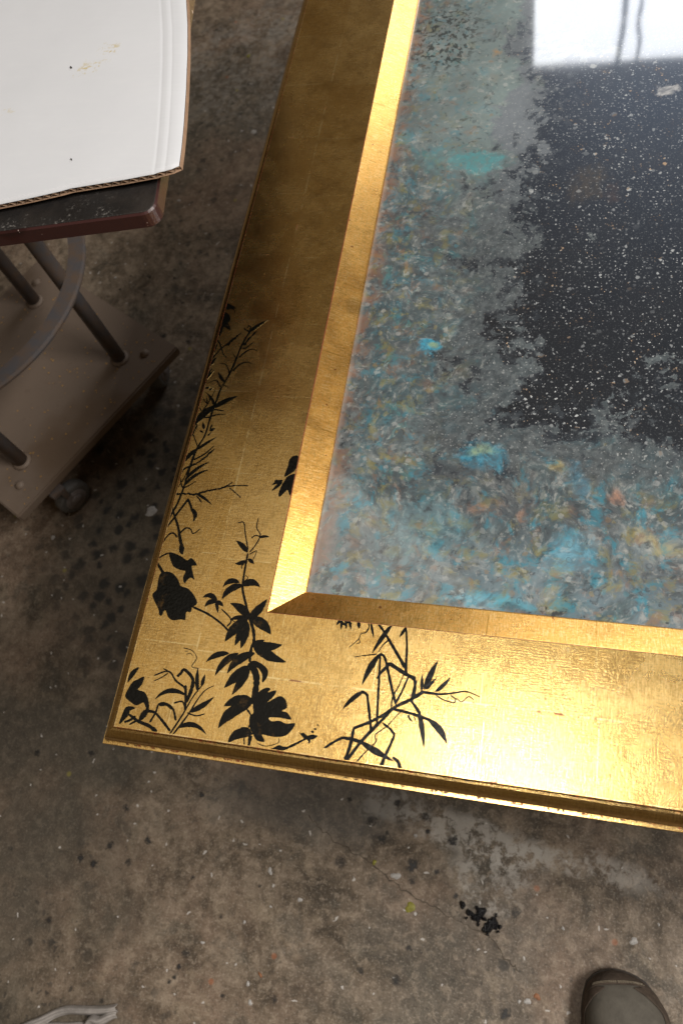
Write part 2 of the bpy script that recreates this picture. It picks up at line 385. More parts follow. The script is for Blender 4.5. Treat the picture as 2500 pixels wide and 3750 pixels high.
def mat_stain():
    g = G('soaked_in_stain'); o = g.obj(); x, y, _ = g.xyz(o)
    r = g.math('SQRT', g.add(g.mul(x, x), g.mul(y, y)))
    w_ = g.n('ShaderNodeNewGeometry').outputs['Position']
    a = g.step(g.add(r, g.mul(g.sub(g.noise(w_, 190, 4, .75), .5), 2.6)), 1.05, .15)
    b = g.n('ShaderNodeBsdfPrincipled'); b.inputs['Base Color'].default_value = (.028, .027, .027, 1); b.inputs['Roughness'].default_value = .5
    t = g.n('ShaderNodeBsdfTransparent'); mx = g.n('ShaderNodeMixShader')
    g.put(mx.inputs[0], g.mul(a, g.lin(g.rnd(), 0, 1, .5, .95))); g.t.links.new(t.outputs[0], mx.inputs[1]); g.t.links.new(b.outputs[0], mx.inputs[2]); g.t.links.new(mx.outputs[0], g.out.inputs[0])
    return g.m
def mat_card():
    g = G('white_card'); o = g.obj()
    n = g.noise(o, 18, 4, .6); n2 = g.noise(g.map(o, (30, 200, 1)), 1, 3)
    c = g.mix(n, (.55, .56, .59), (.61, .62, .65)); c = g.mix(g.mul(g.step(n2, .5, .8), .15), c, (.66, .66, .67))
    for (px, py, r, a) in ((395, 190, .016, .9), (330, 245, .014, .9), (300, 262, .012, .8), (20, 405, .012, .4)):
        p = P(px, py, .744)
        nd = g.n('ShaderNodeMapping', vector_type='TEXTURE'); g.put(nd.inputs[0], g.warp(o, 60, .03, 3)); nd.inputs[1].default_value = (p.x, p.y, 0.0); nd.inputs[3].default_value = (r * .6, r, 1)
        ax, ay, _ = g.xyz(nd.outputs[0]); f = g.step(g.math('SQRT', g.add(g.mul(ax, ax), g.mul(ay, ay))), 1.1, .3)
        c = g.mix(g.mul(g.mul(f, g.step(g.noise(g.warp(o, 100, .01), 150, 5, .7), .50, .64)), a), c, (.48, .38, .15))
    return g.bsdf(Base_Color=c, Roughness=.55, Specular_IOR_Level=.3, Normal=g.bump(g.add(n, n2), .08, .002))

def mat_tabletop():
    g = G('worn_black_board'); o = g.obj()
    c = g.mix(g.step(g.noise(o, 30, 5), .4, .7), (.010, .009, .009), (.022, .018, .016))
    c = g.mix(g.mul(g.step(g.noise(o, 28, 5, .7), .50, .66), g.step(g.noise(o, 300, 4, .75), .52, .66)), c, (.16, .15, .14))
    c = g.mix(g.mul(g.step(g.noise(o, 90, 3), .74, .77), .9), c, (.40, .28, .26))
    return g.bsdf(Base_Color=c, Roughness=g.lin(g.noise(o, 25, 4), .3, .7, .30, .55), Normal=g.bump(g.noise(o, 220, 4, .7), .3, .0015))
def mat_maroon():
    g = G('maroon_edge'); o = g.obj()
    c = g.mix(g.step(g.noise(g.map(o, (10, 10, 60)), 1.5, 4), .4, .65), (.036, .0075, .0065), (.020, .006, .0055))
    c = g.mix(g.step(g.noise(o, 8, 2, .4), .50, .52), c, (.042, .014, .013))
    c = g.mix(g.step(g.noise(o, 130, 3, .7), .70, .74), c, (.42, .33, .30))
    return g.bsdf(Base_Color=c, Roughness=.42, Normal=g.bump(g.noise(o, 150, 3), .15, .001))
def mat_plate():
    g = G('dusty_trolley_paint'); o = g.obj()
    n = g.noise(o, 9, 5, .6); n2 = g.noise(o, 70, 5, .7)
    c = g.mix(n, (.150, .112, .085), (.200, .148, .112)); c = g.mix(g.mul(g.step(n2, .55, .72), .4), c, (.11, .075, .05))
    c = g.mix(g.mul(g.step(g.noise(o, 5, 3), .52, .68), .6), c, (.115, .070, .038))
    c = g.mix(g.mul(g.step(g.noise(o, 420, 2), .68, .75), .5), c, (.35, .22, .08))
    return g.bsdf(Base_Color=c, Roughness=.62, Normal=g.bump(n2, .15, .002))

M = dict(leaf=mat_gold('gold_leaf_sheet', 'leaf'), bead=mat_gold('gold_bead', 'bead'), bevel=mat_gold('gold_bevel', 'bevel'),
         bole=mat_simple('red_bole', (.22, .045, .018), .55, .3, 60), back=mat_simple('raw_frame_wood', (.30, .20, .11), .7, .25, 30),
         glass=mat_glass(), paint=mat_paint(), floor=mat_floor(), card=mat_card(), board_top=mat_tabletop(), maroon=mat_maroon(), plate=mat_plate(),
         kraft=mat_simple('kraft_paper', (.30, .185, .115), .8, .2, 60), kraft_dark=mat_simple('kraft_flute', (.24, .155, .10), .85, .25, 80),
         steel=mat_simple('grey_painted_tube', (.085, .080, .084), .5, .3, 35, alt=(.12, .082, .058)), rubber=mat_simple('grey_rubber', (.12, .115, .11), .6, .3, 50),
         wheel=mat_simple('caster_wheel', (.20, .175, .17), .5, .2, 60), fleck=mat_simple('gold_fleck', (.62, .36, .11), .4, .25, 60, metal=.3),
         black_gloss=mat_simple('dried_black_paint', (.012, .012, .014), .16, .3, 300, bumps=1.0), stain=mat_stain(), dark_stain=mat_simple('dull_black_paint', (.034, .032, .031), .6, .35, 160, alt=(.065, .057, .049)),
         white_paint=mat_simple('dried_white_paint', (.46, .44, .42), .6, .3, 260), yellow_paint=mat_simple('dried_yellow_paint', (.27, .25, .04), .5, .35, 200),
         orange_paint=mat_simple('dried_orange_paint', (.30, .13, .06), .6, .3, 200),
         canvas=mat_simple('grey_shoe_fabric', (.110, .098, .080), .8, .22, 60, bumps=.35), suede=mat_simple('brown_suede', (.085, .062, .046), .85, .4, 110, bumps=.6),
         sole=mat_simple('dark_shoe_sole', (.045, .036, .030), .6, .3, 60), thread=mat_simple('tan_thread', (.30, .25, .18), .8, .2, 60), rag=mat_simple('grey_rag_cloth', (.36, .33, .31), .85, .3, 45, bumps=.3),
         crack=mat_simple('floor_crack', (.060, .046, .034), .9, .4, 90, alt=(.12, .095, .07)), wood=mat_simple('table_wood', (.30, .20, .12), .6, .3, 20), cord=mat_simple('dark_cord', (.05, .055, .03), .6, .3, 60))

# ------------------------------------------------------------------ floor
bm = bmesh.new(); bmesh.ops.create_grid(bm, x_segments=2, y_segments=2, size=4.5)
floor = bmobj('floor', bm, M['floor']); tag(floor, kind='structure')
def blob_mesh(r, h, seed, n=12, el=1.0, ang=0.0):
    rr = random.Random(seed); vs = [(0, 0, h)]; fs = []
    ph = [rr.uniform(0, 6.28) for _ in range(4)]
    for k, (q, z) in enumerate(((.45, .88), (.8, .5), (1.0, -.001 / max(h, 1e-5)))):
        for i in range(n):
            a = 2 * math.pi * i / n
            u = r * q * (1 + .20 * math.sin(2 * a + ph[0]) + .14 * math.sin(3 * a + ph[1]) + .08 * math.sin(5 * a + ph[2]))
            x, y = u * math.cos(a) * el, u * math.sin(a)
            vs.append((x * math.cos(ang) - y * math.sin(ang), x * math.sin(ang) + y * math.cos(ang), h * z * rr.uniform(.8, 1.1)))
    fs += [(0, 1 + i, 1 + (i + 1) % n) for i in range(n)]
    for k in range(2):
        for i in range(n): fs.append((1 + k * n + i, 1 + (k + 1) * n + i, 1 + (k + 1) * n + (i + 1) % n, 1 + k * n + (i + 1) % n))
    return vs, fs
def spot(px, py, rpx, mat, h=.0008, el=1.0, ang=0.0, name='paint_spot'):
    p = P(px, py, 0.0); r = rpx * 1.22 / FPX
    vs, fs = blob_mesh(r, h, int(px * 7 + py), 12, el, ang)
    o = mesh(name, vs, fs, M[mat], floor, True); o.location = (p.x, p.y, 0.0006); return o
for px, py, r in ((1772, 3366, 9), (1815, 3352, 7), (1750, 3385, 7), (1830, 3395, 8), (1706, 3362, 6), (1785, 3420, 7), (1745, 3325, 8), (1822, 3412, 6), (1760, 3343, 20), (1797, 3389, 26), (1718, 3343, 14), (1780, 3398, 18), (1805, 3372, 14), (1693, 3314, 13), (1740, 3362, 16)):
    spot(px, py, r * .85, 'black_gloss', .0045)
for px, py, r in ((1668, 3281, 11), (1888, 3343, 18), (1362, 3004, 19), (1660, 3082, 22), (1556, 2991, 14), (1399, 3074, 14), (1417, 3051, 8), (1511, 3169, 20), (1507, 3227, 13),
                  (1598, 3192, 11), (1246, 3157, 22), (1497, 3474, 12), (1848, 3713, 16), (1565, 3045, 9), (1456, 2942, 12), (1280, 2930, 10), (680, 3491, 16), (655, 3541, 9), (641, 3577, 9),
                  (620, 3593, 8), (816, 3649, 9), (1006, 3661, 10), (471, 3158, 13), (709, 3212, 10), (543, 3078, 13), (344, 3164, 14), (296, 3143, 14), (404, 3097, 18), (139, 2757, 15), (334, 2760, 14),
                  (464, 2960, 14), (811, 3356, 8), (953, 3245, 6), (1320, 3555, 13), (1450, 3590, 15), (740, 2910, 12), (330, 3720, 14), (180, 3370, 12), (375, 3665, 11),
                  (640, 1018, 10), (550, 1015, 9), (440, 1060, 8), (480, 1012, 7), (610, 1080, 8), (690, 1250, 13), (600, 1230, 16), (640, 990, 9), (700, 1160, 12), (670, 1110, 9), (530, 1080, 9)):
    p = P(px, py, 0.0); q = r * 1.22 / FPX * 1.15
    o = mesh('stain', [(math.cos(t * .3927), math.sin(t * .3927), 0) for t in range(16)], [tuple(range(16))], M['stain'], floor)
    o.location = (p.x, p.y, .0008 + .00004 * random.random()); o.scale = (q * random.uniform(.85, 1.3), q, 1); o.rotation_euler = (0, 0, random.uniform(0, 3))
for px, py, r, e, a in ((555, 1872, 24, 1.4, .35), (989, 3190, 13, .7, .3), (1449, 3208, 13, 1.4, .2), (2319, 3447, 12, 1.2, 0), (1930, 3667, 11, 1, 0), (916, 3672, 9, 1, 0), (908, 3603, 8, 1, 0), (895, 3377, 6, 1, 0),
                        (1098, 3295, 9, 1, 0), (991, 3320, 5, 1, 0), (195, 1968, 13, .8, .9), (930, 482, 16, 1.2, .2), (885, 480, 8, 1, .2), (423, 1017, 7, 1, 0), (742, 3452, 6, 1.3, 0), (545, 2863, 5, 1, 0), (2060, 3400, 6, 1, 0), (655, 735, 9, 1.4, .5),
                        (1520, 3060, 7, 1, 0), (2410, 3386, 5, 1, 0), (1900, 3668, 6, 1, 0)):
    spot(px, py, r * .9, 'white_paint', .0005, e, a)
spot(1502, 3323, 15, 'yellow_paint', .0003, 1.3, .1); spot(1370, 3158, 8, 'yellow_paint', .0008); spot(910, 205, 12, 'yellow_paint', .0006)
spot(953, 3570, 12, 'orange_paint', .0015, .3, .7); spot(1965, 3650, 10, 'orange_paint', .0002, 1, 0)
def crack(pts, wpx):
    pts = [P(x, y, 0) for x, y in pts]; fine = []
    for a, b in zip(pts, pts[1:]):
        for k in range(8): fine.append(a.lerp(b, k / 8) + Vector((random.uniform(-1, 1), random.uniform(-1, 1), 0)) * .0022)
    fine.append(pts[-1]); vs = []; fs = []
    for i, p in enumerate(fine):
        d = (fine[min(i + 1, len(fine) - 1)] - fine[max(i - 1, 0)]).normalized(); nrm = Vector((-d.y, d.x, 0))
        hw = wpx * 1.22 / FPX * random.uniform(.25, .8) * (0.2 if i in (0, len(fine) - 1) else 1)
        vs += [(p.x + nrm.x * hw, p.y + nrm.y * hw, .0004), (p.x - nrm.x * hw, p.y - nrm.y * hw, .0004)]
        if i: fs.append((2 * i - 2, 2 * i - 1, 2 * i + 1, 2 * i))
    mesh('crack', vs, fs, M['crack'], floor)
crack(((1130, 2985), (1175, 3040), (1240, 3090), (1340, 3150), (1420, 3215), (1490, 3270), (1590, 3325), (1700, 3385), (1790, 3430), (1850, 3510), (1900, 3560)), 3.4)
crack(((350, 1300), (420, 1420), (470, 1560), (520, 1900)), 2.5)

# ------------------------------------------------------------------ gilded mirror frame
LX, LY = 1.02, 1.32
frame = empty('mirror_frame', (0, 0, FZ))
tag(frame, 'gilded mirror frame with black painted plants around cloudy blue antiqued glass', 'mirror')
W1, Z1, W2, W3, Z3 = 0.0130, 0.0134, 0.1222, 0.1474, -0.0007
def corner(i, w):
    return [(w, w), (LX - w, w), (LX - w, LY - w), (w, LY - w)][i % 4]
def strip(name, i, prof, mat, parent, segs=1, smooth=False):
    """profile [(w, z, v)] swept along rail i with mitred ends; rail 0 bottom, 1 right, 2 far, 3 left"""
    vs = []; uvs = []; fs = []; n = len(prof)
    for s in range(segs + 1):
        t = s / segs
        for (wd, z, v) in prof:
            a = corner(i, wd); b = corner(i + 1, wd)
            x, y = a[0] + (b[0] - a[0]) * t, a[1] + (b[1] - a[1]) * t
            vs.append((x, y, z)); uvs.append((x if i % 2 == 0 else y, v))
    for s in range(segs):
        for k in range(n - 1):
            fs.append((s * n + k, (s + 1) * n + k, (s + 1) * n + k + 1, s * n + k + 1))
    return mesh(name, vs, fs, mat, parent, smooth, uvs)
bead_prof = [(0.0090, -.030, -.02), (0.0012, -.0030, -.004), (0.0, -.0010, -.0010), (0.0004, 0.0, .0003), (0.0026, 0.0, .0026), (0.0027, .0012, .0030)]
for k in range(9):
    a = k / 8 * math.pi / 2
    bead_prof.append((.0030 + .0090 * (1 - math.cos(a)), .0012 + .0108 * math.sin(a), .0036 + .0084 * k / 8))
bead_prof += [(.0122, .0122, .0122), (.0124, Z1 - .0002, .0126), (W1, Z1, .0131)]
rails = []
for i in range(4):
    rail = strip('rail', i, [(W1, Z1, W1), (W2 - .0004, Z1, W2), (W2, Z1 - .0004, W2)], M['bole'], frame)
    strip('outer_bead', i, bead_prof, M['bead'], rail, 1)
    strip('bevel', i, [(W2, Z1 - .0003, W2), (W2 + .0006, Z1 - .0006, W2 + .001), (W3 - .0010, Z3 + .0003, W3 - .001), (W3, Z3 - .0004, W3), (W3, Z3 - .006, W3 + .006)], M['bevel'], rail)
    strip('back_board', i, [(0.0090, -.030, 0), (W3 - .004, -.030, .1)], M['back'], rail)
    rails.append(rail)
rails[0]['label'] = 'near gilded rail catching the brightest light'; rails[3]['label'] = 'darker gilded rail running away at left'
# sheets of leaf: 82.5 mm pitch, laid in two courses on each flat
PITCH, SEAM = 0.0825, 0.0682
lays = 0
def leaf_sheet(rail, i, a0, a1, w0, w1, k):
    """rect along [a0,a1] across [w0,w1], cut on the mitre lines"""
    L = LX if i % 2 == 0 else LY
    q = [(a0, w0), (a1, w0), (a1, w1), (a0, w1)]
    for fn in (lambda p: p[0] - p[1], lambda p: L - p[0] - p[1]):
        out = []
        for m_ in range(len(q)):
            p, r = q[m_], q[(m_ + 1) % len(q)]; fp, fr_ = fn(p), fn(r)
            if fp >= 0: out.append(p)
            if (fp > 0) != (fr_ > 0) and fp != fr_:
                t = fp / (fp - fr_); out.append((p[0] + (r[0] - p[0]) * t, p[1] + (r[1] - p[1]) * t))
        q = out
        if len(q) < 3: return
    z = Z1 + .00006 + .00005 * (k % 4)
    xy = [{0: (a, wd), 1: (LX - wd, a), 2: (a, LY - wd), 3: (wd, a)}[i] for a, wd in q]
    n = len(xy); ar = sum(xy[j][0] * xy[(j + 1) % n][1] - xy[(j + 1) % n][0] * xy[j][1] for j in range(n))
    if abs(ar) < 2e-6: return
    f = tuple(range(n)) if ar > 0 else tuple(reversed(range(n)))
    mesh('gold_leaf', [(x, y, z) for x, y in xy], [f], M['leaf'], rail, False, [(a - a0, wd - w0) for a, wd in q])
for i, rail in enumerate(rails):
    L = LX if i % 2 == 0 else LY
    off = .0545 if i % 2 == 0 else 0.0
    for crs, (w0, w1, sh) in enumerate(((W1 + .0002, SEAM + .0009, .004), (SEAM, W2 - .0006, 0.0))):
        a = off - PITCH + sh; k = 0
        while a < L:
            a0 = a; a1 = a + PITCH + .0012
            if a1 > w0 and a0 < L - w0: leaf_sheet(rail, i, a0, a1, w0, w1, (k % 2) + 2 * crs)
            a += PITCH; k += 1
# the pane
ZG = Z3 - .003
bm = bmesh.new(); add_box(bm, ((LX) / 2, LY / 2, ZG - .003), (LX - 2 * W3 + .012, LY - 2 * W3 + .012, .006))
glass = bmobj('glass_pane', bm, M['glass'], frame); glass['label'] = 'antiqued mirror glass with blue grey patina and speckled dark centre'

# ------------------------------------------------------------------ black painted plants on the flats
ZP = FZ + Z1 + .0006
def mk(ox, oy, k): return lambda x, y: (ox + k * x, oy + k * y, k)
C3 = mk(500, 1000, .44643); C4 = mk(350, 1850, .54209); C5 = mk(1000, 2150, .57398)
def tow(C, x, y):
    sx, sy, _ = C(x, y); p = P(sx, sy, ZP); return Vector((p.x, p.y))
def inside(v):
    x, y = v; e = .0008
    # keep the paint on the flat: left of / below the bevel, inside the bead
    x = max(x, W1 + e); y = max(y, W1 + e)
    if x > W2 - e and y > W2 - e:
        if x - W2 < y - W2: x = W2 - e
        else: y = W2 - e
    return Vector((x, y))
def cat(pts, n=5, closed=False):
    out = []; N = len(pts)
    if N < 3 and not closed:
        return [pts[0].lerp(pts[-1], k / 4) for k in range(5)]
    rng = range(N) if closed else range(N - 1)
    for i in rng:
        g_ = (lambda j: pts[j % N]) if closed else (lambda j: pts[min(max(j, 0), N - 1)])
        p0, p1, p2, p3 = g_(i - 1), g_(i), g_(i + 1), g_(i + 2)
        for k in range(n):
            t = k / n
            out.append(.5 * ((2 * p1) + (p2 - p0) * t + (2 * p0 - 5 * p1 + 4 * p2 - p3) * t * t + (3 * p1 - p0 - 3 * p2 + p3) * t ** 3))
    if not closed: out.append(pts[-1].copy())
    return out
def solid_poly(name, outline, parent, lift=0.0):
    o2 = [inside(p) for p in outline]
    out = []
    for p in o2:
        if not out or (p - out[-1]).length > 1e-5: out.append(p)
    if len(out) < 3: return
    a = sum(out[i].x * out[(i + 1) % len(out)].y - out[(i + 1) % len(out)].x * out[i].y for i in range(len(out)))
    if a < 0: out.reverse()
    n = len(out); z1 = Z1 + .00050 + lift; z0 = Z1 - .0002
    vs = [(p.x, p.y, z1) for p in out] + [(p.x, p.y, z0) for p in out]
    fs = [tuple(range(n))] + [(i, i + n, (i + 1) % n + n, (i + 1) % n) for i in range(n)]
    return mesh(name, vs, fs, M['paint'], parent)
class Plant:
    def __init__(s, C, label):
        s.C = C; s.vs = []; s.fs = []; s.leaves = []; s.label = label; s.nst = 0
    def st(s, pts, w, w2=None, fuzzy=False):
        """brush stroke through crop points, width tapering w -> w2"""
        if w2 is None: w2 = w * .45
        s.nst += 1; z = Z1 + .00036 + .000012 * (s.nst % 9)
        line = cat([tow(s.C, *p) for p in pts], 6); n = len(line); b = len(s.vs)
        sc = (tow(s.C, *pts[0]) - tow(s.C, pts[0][0] + 100, pts[0][1])).length / 100
        for i, p in enumerate(line):
            d = (line[min(i + 1, n - 1)] - line[max(i - 1, 0)]); d = d.normalized() if d.length > 0 else Vector((1, 0))
            nr = Vector((-d.y, d.x)); t = i / (n - 1)
            hw = sc * .5 * (w + (w2 - w) * t) * random.uniform(.82, 1.15)
            if i in (0, n - 1): hw *= .45
            jl = jr = 1.0
            if fuzzy: jl, jr = random.uniform(.4, 1.9), random.uniform(.4, 1.9)
            for q, j in ((p + nr * hw * jl, 1), (p - nr * hw * jr, -1)):
                q = inside(q); s.vs.append((q.x, q.y, z))
            if i: s.fs.append((b + 2 * i - 2, b + 2 * i - 1, b + 2 * i + 1, b + 2 * i))
        return s
    def leaf(s, x0, y0, x1, y1, w, bend=0.0):
        """pointed leaf from base to tip; bend in crop px, positive lifts the middle"""
        dx, dy = x1 - x0, y1 - y0; L = math.hypot(dx, dy); nx, ny = dy / L, -dx / L
        if ny > 0: bend = -bend
        lf = []; rt = []; N = 12
        for i in range(N + 1):
            t = i / N; mx_ = x0 + dx * t + nx * bend * 4 * t * (1 - t); my_ = y0 + dy * t + ny * bend * 4 * t * (1 - t)
            hw = w * .5 * (math.sin(math.pi * min(1, t ** .8)) ** .85 if 0 < t < 1 else 0) + (2.0 * (1 - t))
            hw *= random.uniform(.92, 1.08)
            ddx = dx + nx * bend * 4 * (1 - 2 * t); ddy = dy + ny * bend * 4 * (1 - 2 * t); l2 = math.hypot(ddx, ddy)
            ux, uy = ddy / l2, -ddx / l2
            lf.append(tow(s.C, mx_ + ux * hw, my_ + uy * hw)); rt.append(tow(s.C, mx_ - ux * hw, my_ - uy * hw))
        s.leaves.append(lf + rt[::-1]); return s
    def poly(s, pts, smooth=4):
        s.leaves.append(cat([tow(s.C, *p) for p in pts], smooth, True)); return s
    def done(s):
        if not s.vs:
            p = solid_poly('painted_plant', s.leaves[0], frame); rest = s.leaves[1:]
        else:
            p = mesh('painted_plant', s.vs, s.fs, M['paint'], frame); rest = s.leaves
            for f in p.data.polygons: pass
            bm = bmesh.new(); bm.from_mesh(p.data)
            for f in bm.faces:
                if f.normal.z < 0: f.normal_flip()
            bm.to_mesh(p.data); bm.free()
        p['label'] = s.label
        for j, q in enumerate(rest): solid_poly('painted_leaf', q, p, .00002 * (j % 9))
        return p

a = Plant(C3, 'tall black painted grass spray climbing the left rail beside its bead')
a.st([(250, 2040), (330, 1900), (375, 1790), (420, 1650), (460, 1530), (500, 1430), (560, 1330), (600, 1200), (630, 1110), (650, 1060), (690, 950), (760, 830), (810, 720), (850, 620), (890, 540), (930, 480)], 14, 17)
a.leaf(915, 490, 1075, 385, 24, 6).st([(930, 480), (890, 460), (885, 445)], 12).st([(930, 470), (935, 440), (912, 425)], 12).st([(905, 450), (925, 430)], 10)
a.st([(880, 590), (920, 540), (985, 475)], 20, 10, True).st([(870, 615), (900, 610), (965, 560)], 12, 6, True)
a.st([(840, 690), (900, 640), (950, 622), (988, 638)], 15, 4).st([(790, 800), (850, 745), (910, 728), (940, 742)], 14, 3)
a.st([(820, 715), (800, 670), (785, 650)], 9, 2).st([(765, 835), (750, 780), (725, 745), (680, 737)], 11, 5).leaf(720, 890, 670, 812, 26, -4)
a.st([(690, 930), (665, 885), (640, 880), (590, 897)], 9, 4).st([(712, 915), (760, 940)], 10, 3).leaf(690, 935, 655, 875, 14)
a.leaf(630, 1105, 830, 1008, 34, 8).leaf(640, 1110, 570, 980, 20, 18).leaf(660, 1085, 445, 1290, 48, 26)
a.st([(610, 1112), (660, 1120), (720, 1130)], 15, 6).st([(600, 1178), (660, 1160), (730, 1155)], 13, 4).st([(605, 1182), (560, 1182), (515, 1195)], 12, 6)
a.st([(585, 1075), (555, 1040), (535, 998)], 10, 3).st([(525, 1150), (580, 1075), (620, 1010), (645, 955)], 12, 3).st([(580, 1060), (572, 1005)], 10, 4).st([(530, 1130), (508, 1082)], 10, 3).st([(600, 1040), (590, 1000), (565, 975)], 9, 4)
a.leaf(553, 1280, 545, 1220, 20).leaf(520, 1293, 550, 1306, 12).leaf(597, 1292, 648, 1273, 20).leaf(603, 1278, 622, 1238, 12).leaf(583, 1332, 618, 1303, 10)
a.st([(500, 1420), (475, 1350), (455, 1298)], 10, 5).st([(500, 1240), (460, 1320), (430, 1370), (405, 1445)], 11, 5)
a.leaf(490, 1450, 655, 1345, 18, 3).leaf(500, 1440, 368, 1575, 28, 10).st([(470, 1530), (560, 1480), (640, 1412)], 15, 6).st([(360, 1640), (400, 1600), (470, 1570), (560, 1510), (640, 1440)], 16, 12, True)
a.leaf(395, 1700, 595, 1548, 22, 16).leaf(390, 1745, 592, 1612, 20, 22).st([(385, 1762), (440, 1735), (490, 1703)], 10, 3)
a.st([(470, 1480), (440, 1570), (400, 1660), (365, 1720), (325, 1775)], 11, 4).st([(350, 1655), (362, 1710), (378, 1765)], 13, 10)
a.st([(310, 1810), (400, 1808), (480, 1812), (600, 1780), (690, 1765), (760, 1745), (840, 1742), (915, 1742)], 15, 6, True).st([(690, 1762), (740, 1745), (788, 1712)], 12, 5, True).st([(765, 1760), (810, 1800), (855, 1842)], 11, 5, True)
a.leaf(480, 1805, 618, 1902, 22, 10).st([(490, 1825), (535, 1882)], 12, 5, True)
a.st([(372, 1795), (335, 1885), (290, 1965), (248, 2030)], 15, 10).st([(428, 1848), (345, 1955), (290, 2030), (235, 2097)], 17, 14).st([(420, 1850), (445, 1910), (455, 1955)], 18, 18).leaf(450, 1930, 462, 2037, 34, 24)
a.st([(285, 1898), (310, 1985), (340, 2080), (355, 2180), (375, 2260)], 15, 22)
a.done()
b = Plant(C3, 'small black leaves and drooping bud at the top of the painted left rail')
b.poly([(712, 300), (722, 258), (760, 250), (815, 287), (770, 292)], 3).st([(780, 288), (800, 300), (806, 327)], 7, 4)
b.poly([(697, 328), (738, 322), (768, 356), (770, 392), (748, 405), (766, 432), (770, 466), (742, 452), (718, 440), (706, 470), (685, 518), (664, 482), (672, 440), (690, 420), (690, 360)], 2)
b.st([(648, 533), (682, 575), (692, 612)], 12, 12).st([(598, 725), (650, 665), (695, 615), (730, 590), (790, 545), (858, 488)], 13, 10).st([(735, 592), (790, 545), (835, 508)], 22, 12, True).st([(700, 620), (710, 660), (738, 692)], 9, 5)
b.leaf(612, 685, 668, 578, 24, 4).leaf(593, 765, 658, 688, 24, 0).leaf(550, 903, 622, 778, 18, 3).leaf(553, 888, 640, 792, 14, 0).leaf(566, 945, 602, 932, 12).leaf(597, 960, 632, 938, 8)
b.done()
h = Plant(C3, 'half hidden black flower against the bevel of the left rail')
h.poly([(1326, 1500), (1280, 1502), (1250, 1535), (1242, 1580), (1225, 1620), (1212, 1670), (1262, 1642), (1302, 1612), (1322, 1560)], 3)
h.poly([(1304, 1648), (1240, 1665), (1215, 1700), (1190, 1740), (1162, 1812), (1176, 1832), (1212, 1800), (1238, 1778), (1250, 1812), (1272, 1820), (1300, 1720)], 3)
h.leaf(1200, 1700, 1108, 1738, 22, 5).leaf(1195, 1712, 1108, 1785, 24, 0).leaf(1160, 1700, 1128, 1706, 16)
h.done()
c4 = Plant(C4, 'large drooping black flower and torn leaf near the left bead')
c4.st([(545, 100), (560, 150), (572, 205), (585, 270), (587, 332)], 11, 9).leaf(580, 330, 582, 245, 34, 0).st([(550, 215), (530, 190), (505, 190), (470, 225), (445, 272)], 12, 8).st([(556, 203), (605, 155), (640, 160), (655, 188), (678, 182), (705, 158)], 12, 5)
c4.st([(412, 383), (432, 415), (455, 455)], 12, 22).st([(418, 362), (455, 338), (495, 320)], 10, 8)
c4.poly([(496, 320), (530, 324), (580, 346), (618, 372), (642, 357), (664, 370), (684, 405), (650, 408), (655, 450), (666, 502), (645, 488), (622, 500), (602, 527), (590, 490), (608, 445), (570, 436), (525, 412), (505, 365)], 3)
c4.poly([(440, 460), (480, 448), (522, 460), (556, 500), (575, 545), (620, 560), (660, 600), (686, 660), (652, 688), (642, 722), (612, 720), (604, 772), (575, 770), (520, 776), (490, 755), (470, 705), (446, 744), (430, 738), (424, 700), (394, 640), (386, 600), (413, 570), (424, 505)], 3)
c4.done()
v = Plant(C4, 'tall black leafy vine rising from the bead to the corner of the glass')
v.st([(960, 120), (1000, 117), (1012, 200), (1030, 300)], 7, 9).st([(1100, 82), (1088, 150), (1112, 200), (1085, 260), (1040, 318)], 6, 9).st([(1052, 222), (1080, 203), (1110, 212)], 8, 8).leaf(1105, 218, 1175, 214, 16, 6).leaf(1026, 318, 948, 238, 34, 6)
v.st([(1038, 332), (1088, 308), (1060, 372)], 6, 4).leaf(1012, 372, 942, 393, 26, -8).leaf(1028, 366, 1068, 398, 24, 6)
v.st([(1028, 325), (1016, 385), (1002, 470), (992, 545), (998, 600), (1020, 690), (1036, 760)], 13, 17).st([(1040, 760), (1066, 850), (1068, 920), (1050, 970), (1040, 1060)], 22, 18).st([(1040, 1062), (1078, 1130), (1086, 1200), (1066, 1330)], 44, 40)
v.st([(1002, 395), (985, 412), (990, 432)], 7, 5).st([(1000, 515), (1028, 492), (1012, 472)], 6, 4)
v.leaf(995, 540, 853, 637, 42, 26).leaf(972, 522, 860, 552, 32, 26).leaf(995, 545, 1112, 555, 44, 30)
v.leaf(1042, 762, 908, 662, 56, 16).leaf(1035, 765, 1158, 634, 50, -6).leaf(1050, 768, 1182, 874, 72, 20).leaf(1035, 768, 905, 775, 30, 14).leaf(1030, 765, 873, 922, 66, 16).leaf(1010, 800, 940, 948, 46, 0).leaf(1026, 785, 980, 968, 52, -4)
v.st([(905, 858), (850, 800), (760, 735), (655, 686)], 13, 17).st([(886, 820), (915, 772), (850, 700)], 12, 9).st([(912, 770), (955, 795)], 8, 3)
v.leaf(818, 648, 724, 622, 34, 26).leaf(818, 652, 738, 685, 30, 16).leaf(815, 650, 862, 684, 28, 6).leaf(815, 645, 826, 727, 20).leaf(818, 642, 778, 598, 24)
v.leaf(1055, 940, 1262, 941, 62, -14).leaf(1062, 945, 1288, 1060, 68, -14).leaf(1060, 940, 1142, 910, 30)
v.leaf(900, 1000, 746, 1058, 36, 18).leaf(965, 1000, 806, 1152, 44, 22).leaf(1075, 998, 888, 1137, 56, 28)
v.leaf(1035, 1085, 868, 1233, 62, 4).leaf(1040, 1100, 920, 1280, 52, -2).poly([(1040, 1060), (1075, 1050), (1120, 1070), (1162, 1110), (1158, 1160), (1124, 1198), (1124, 1140), (1090, 1095), (1060, 1085)], 3)
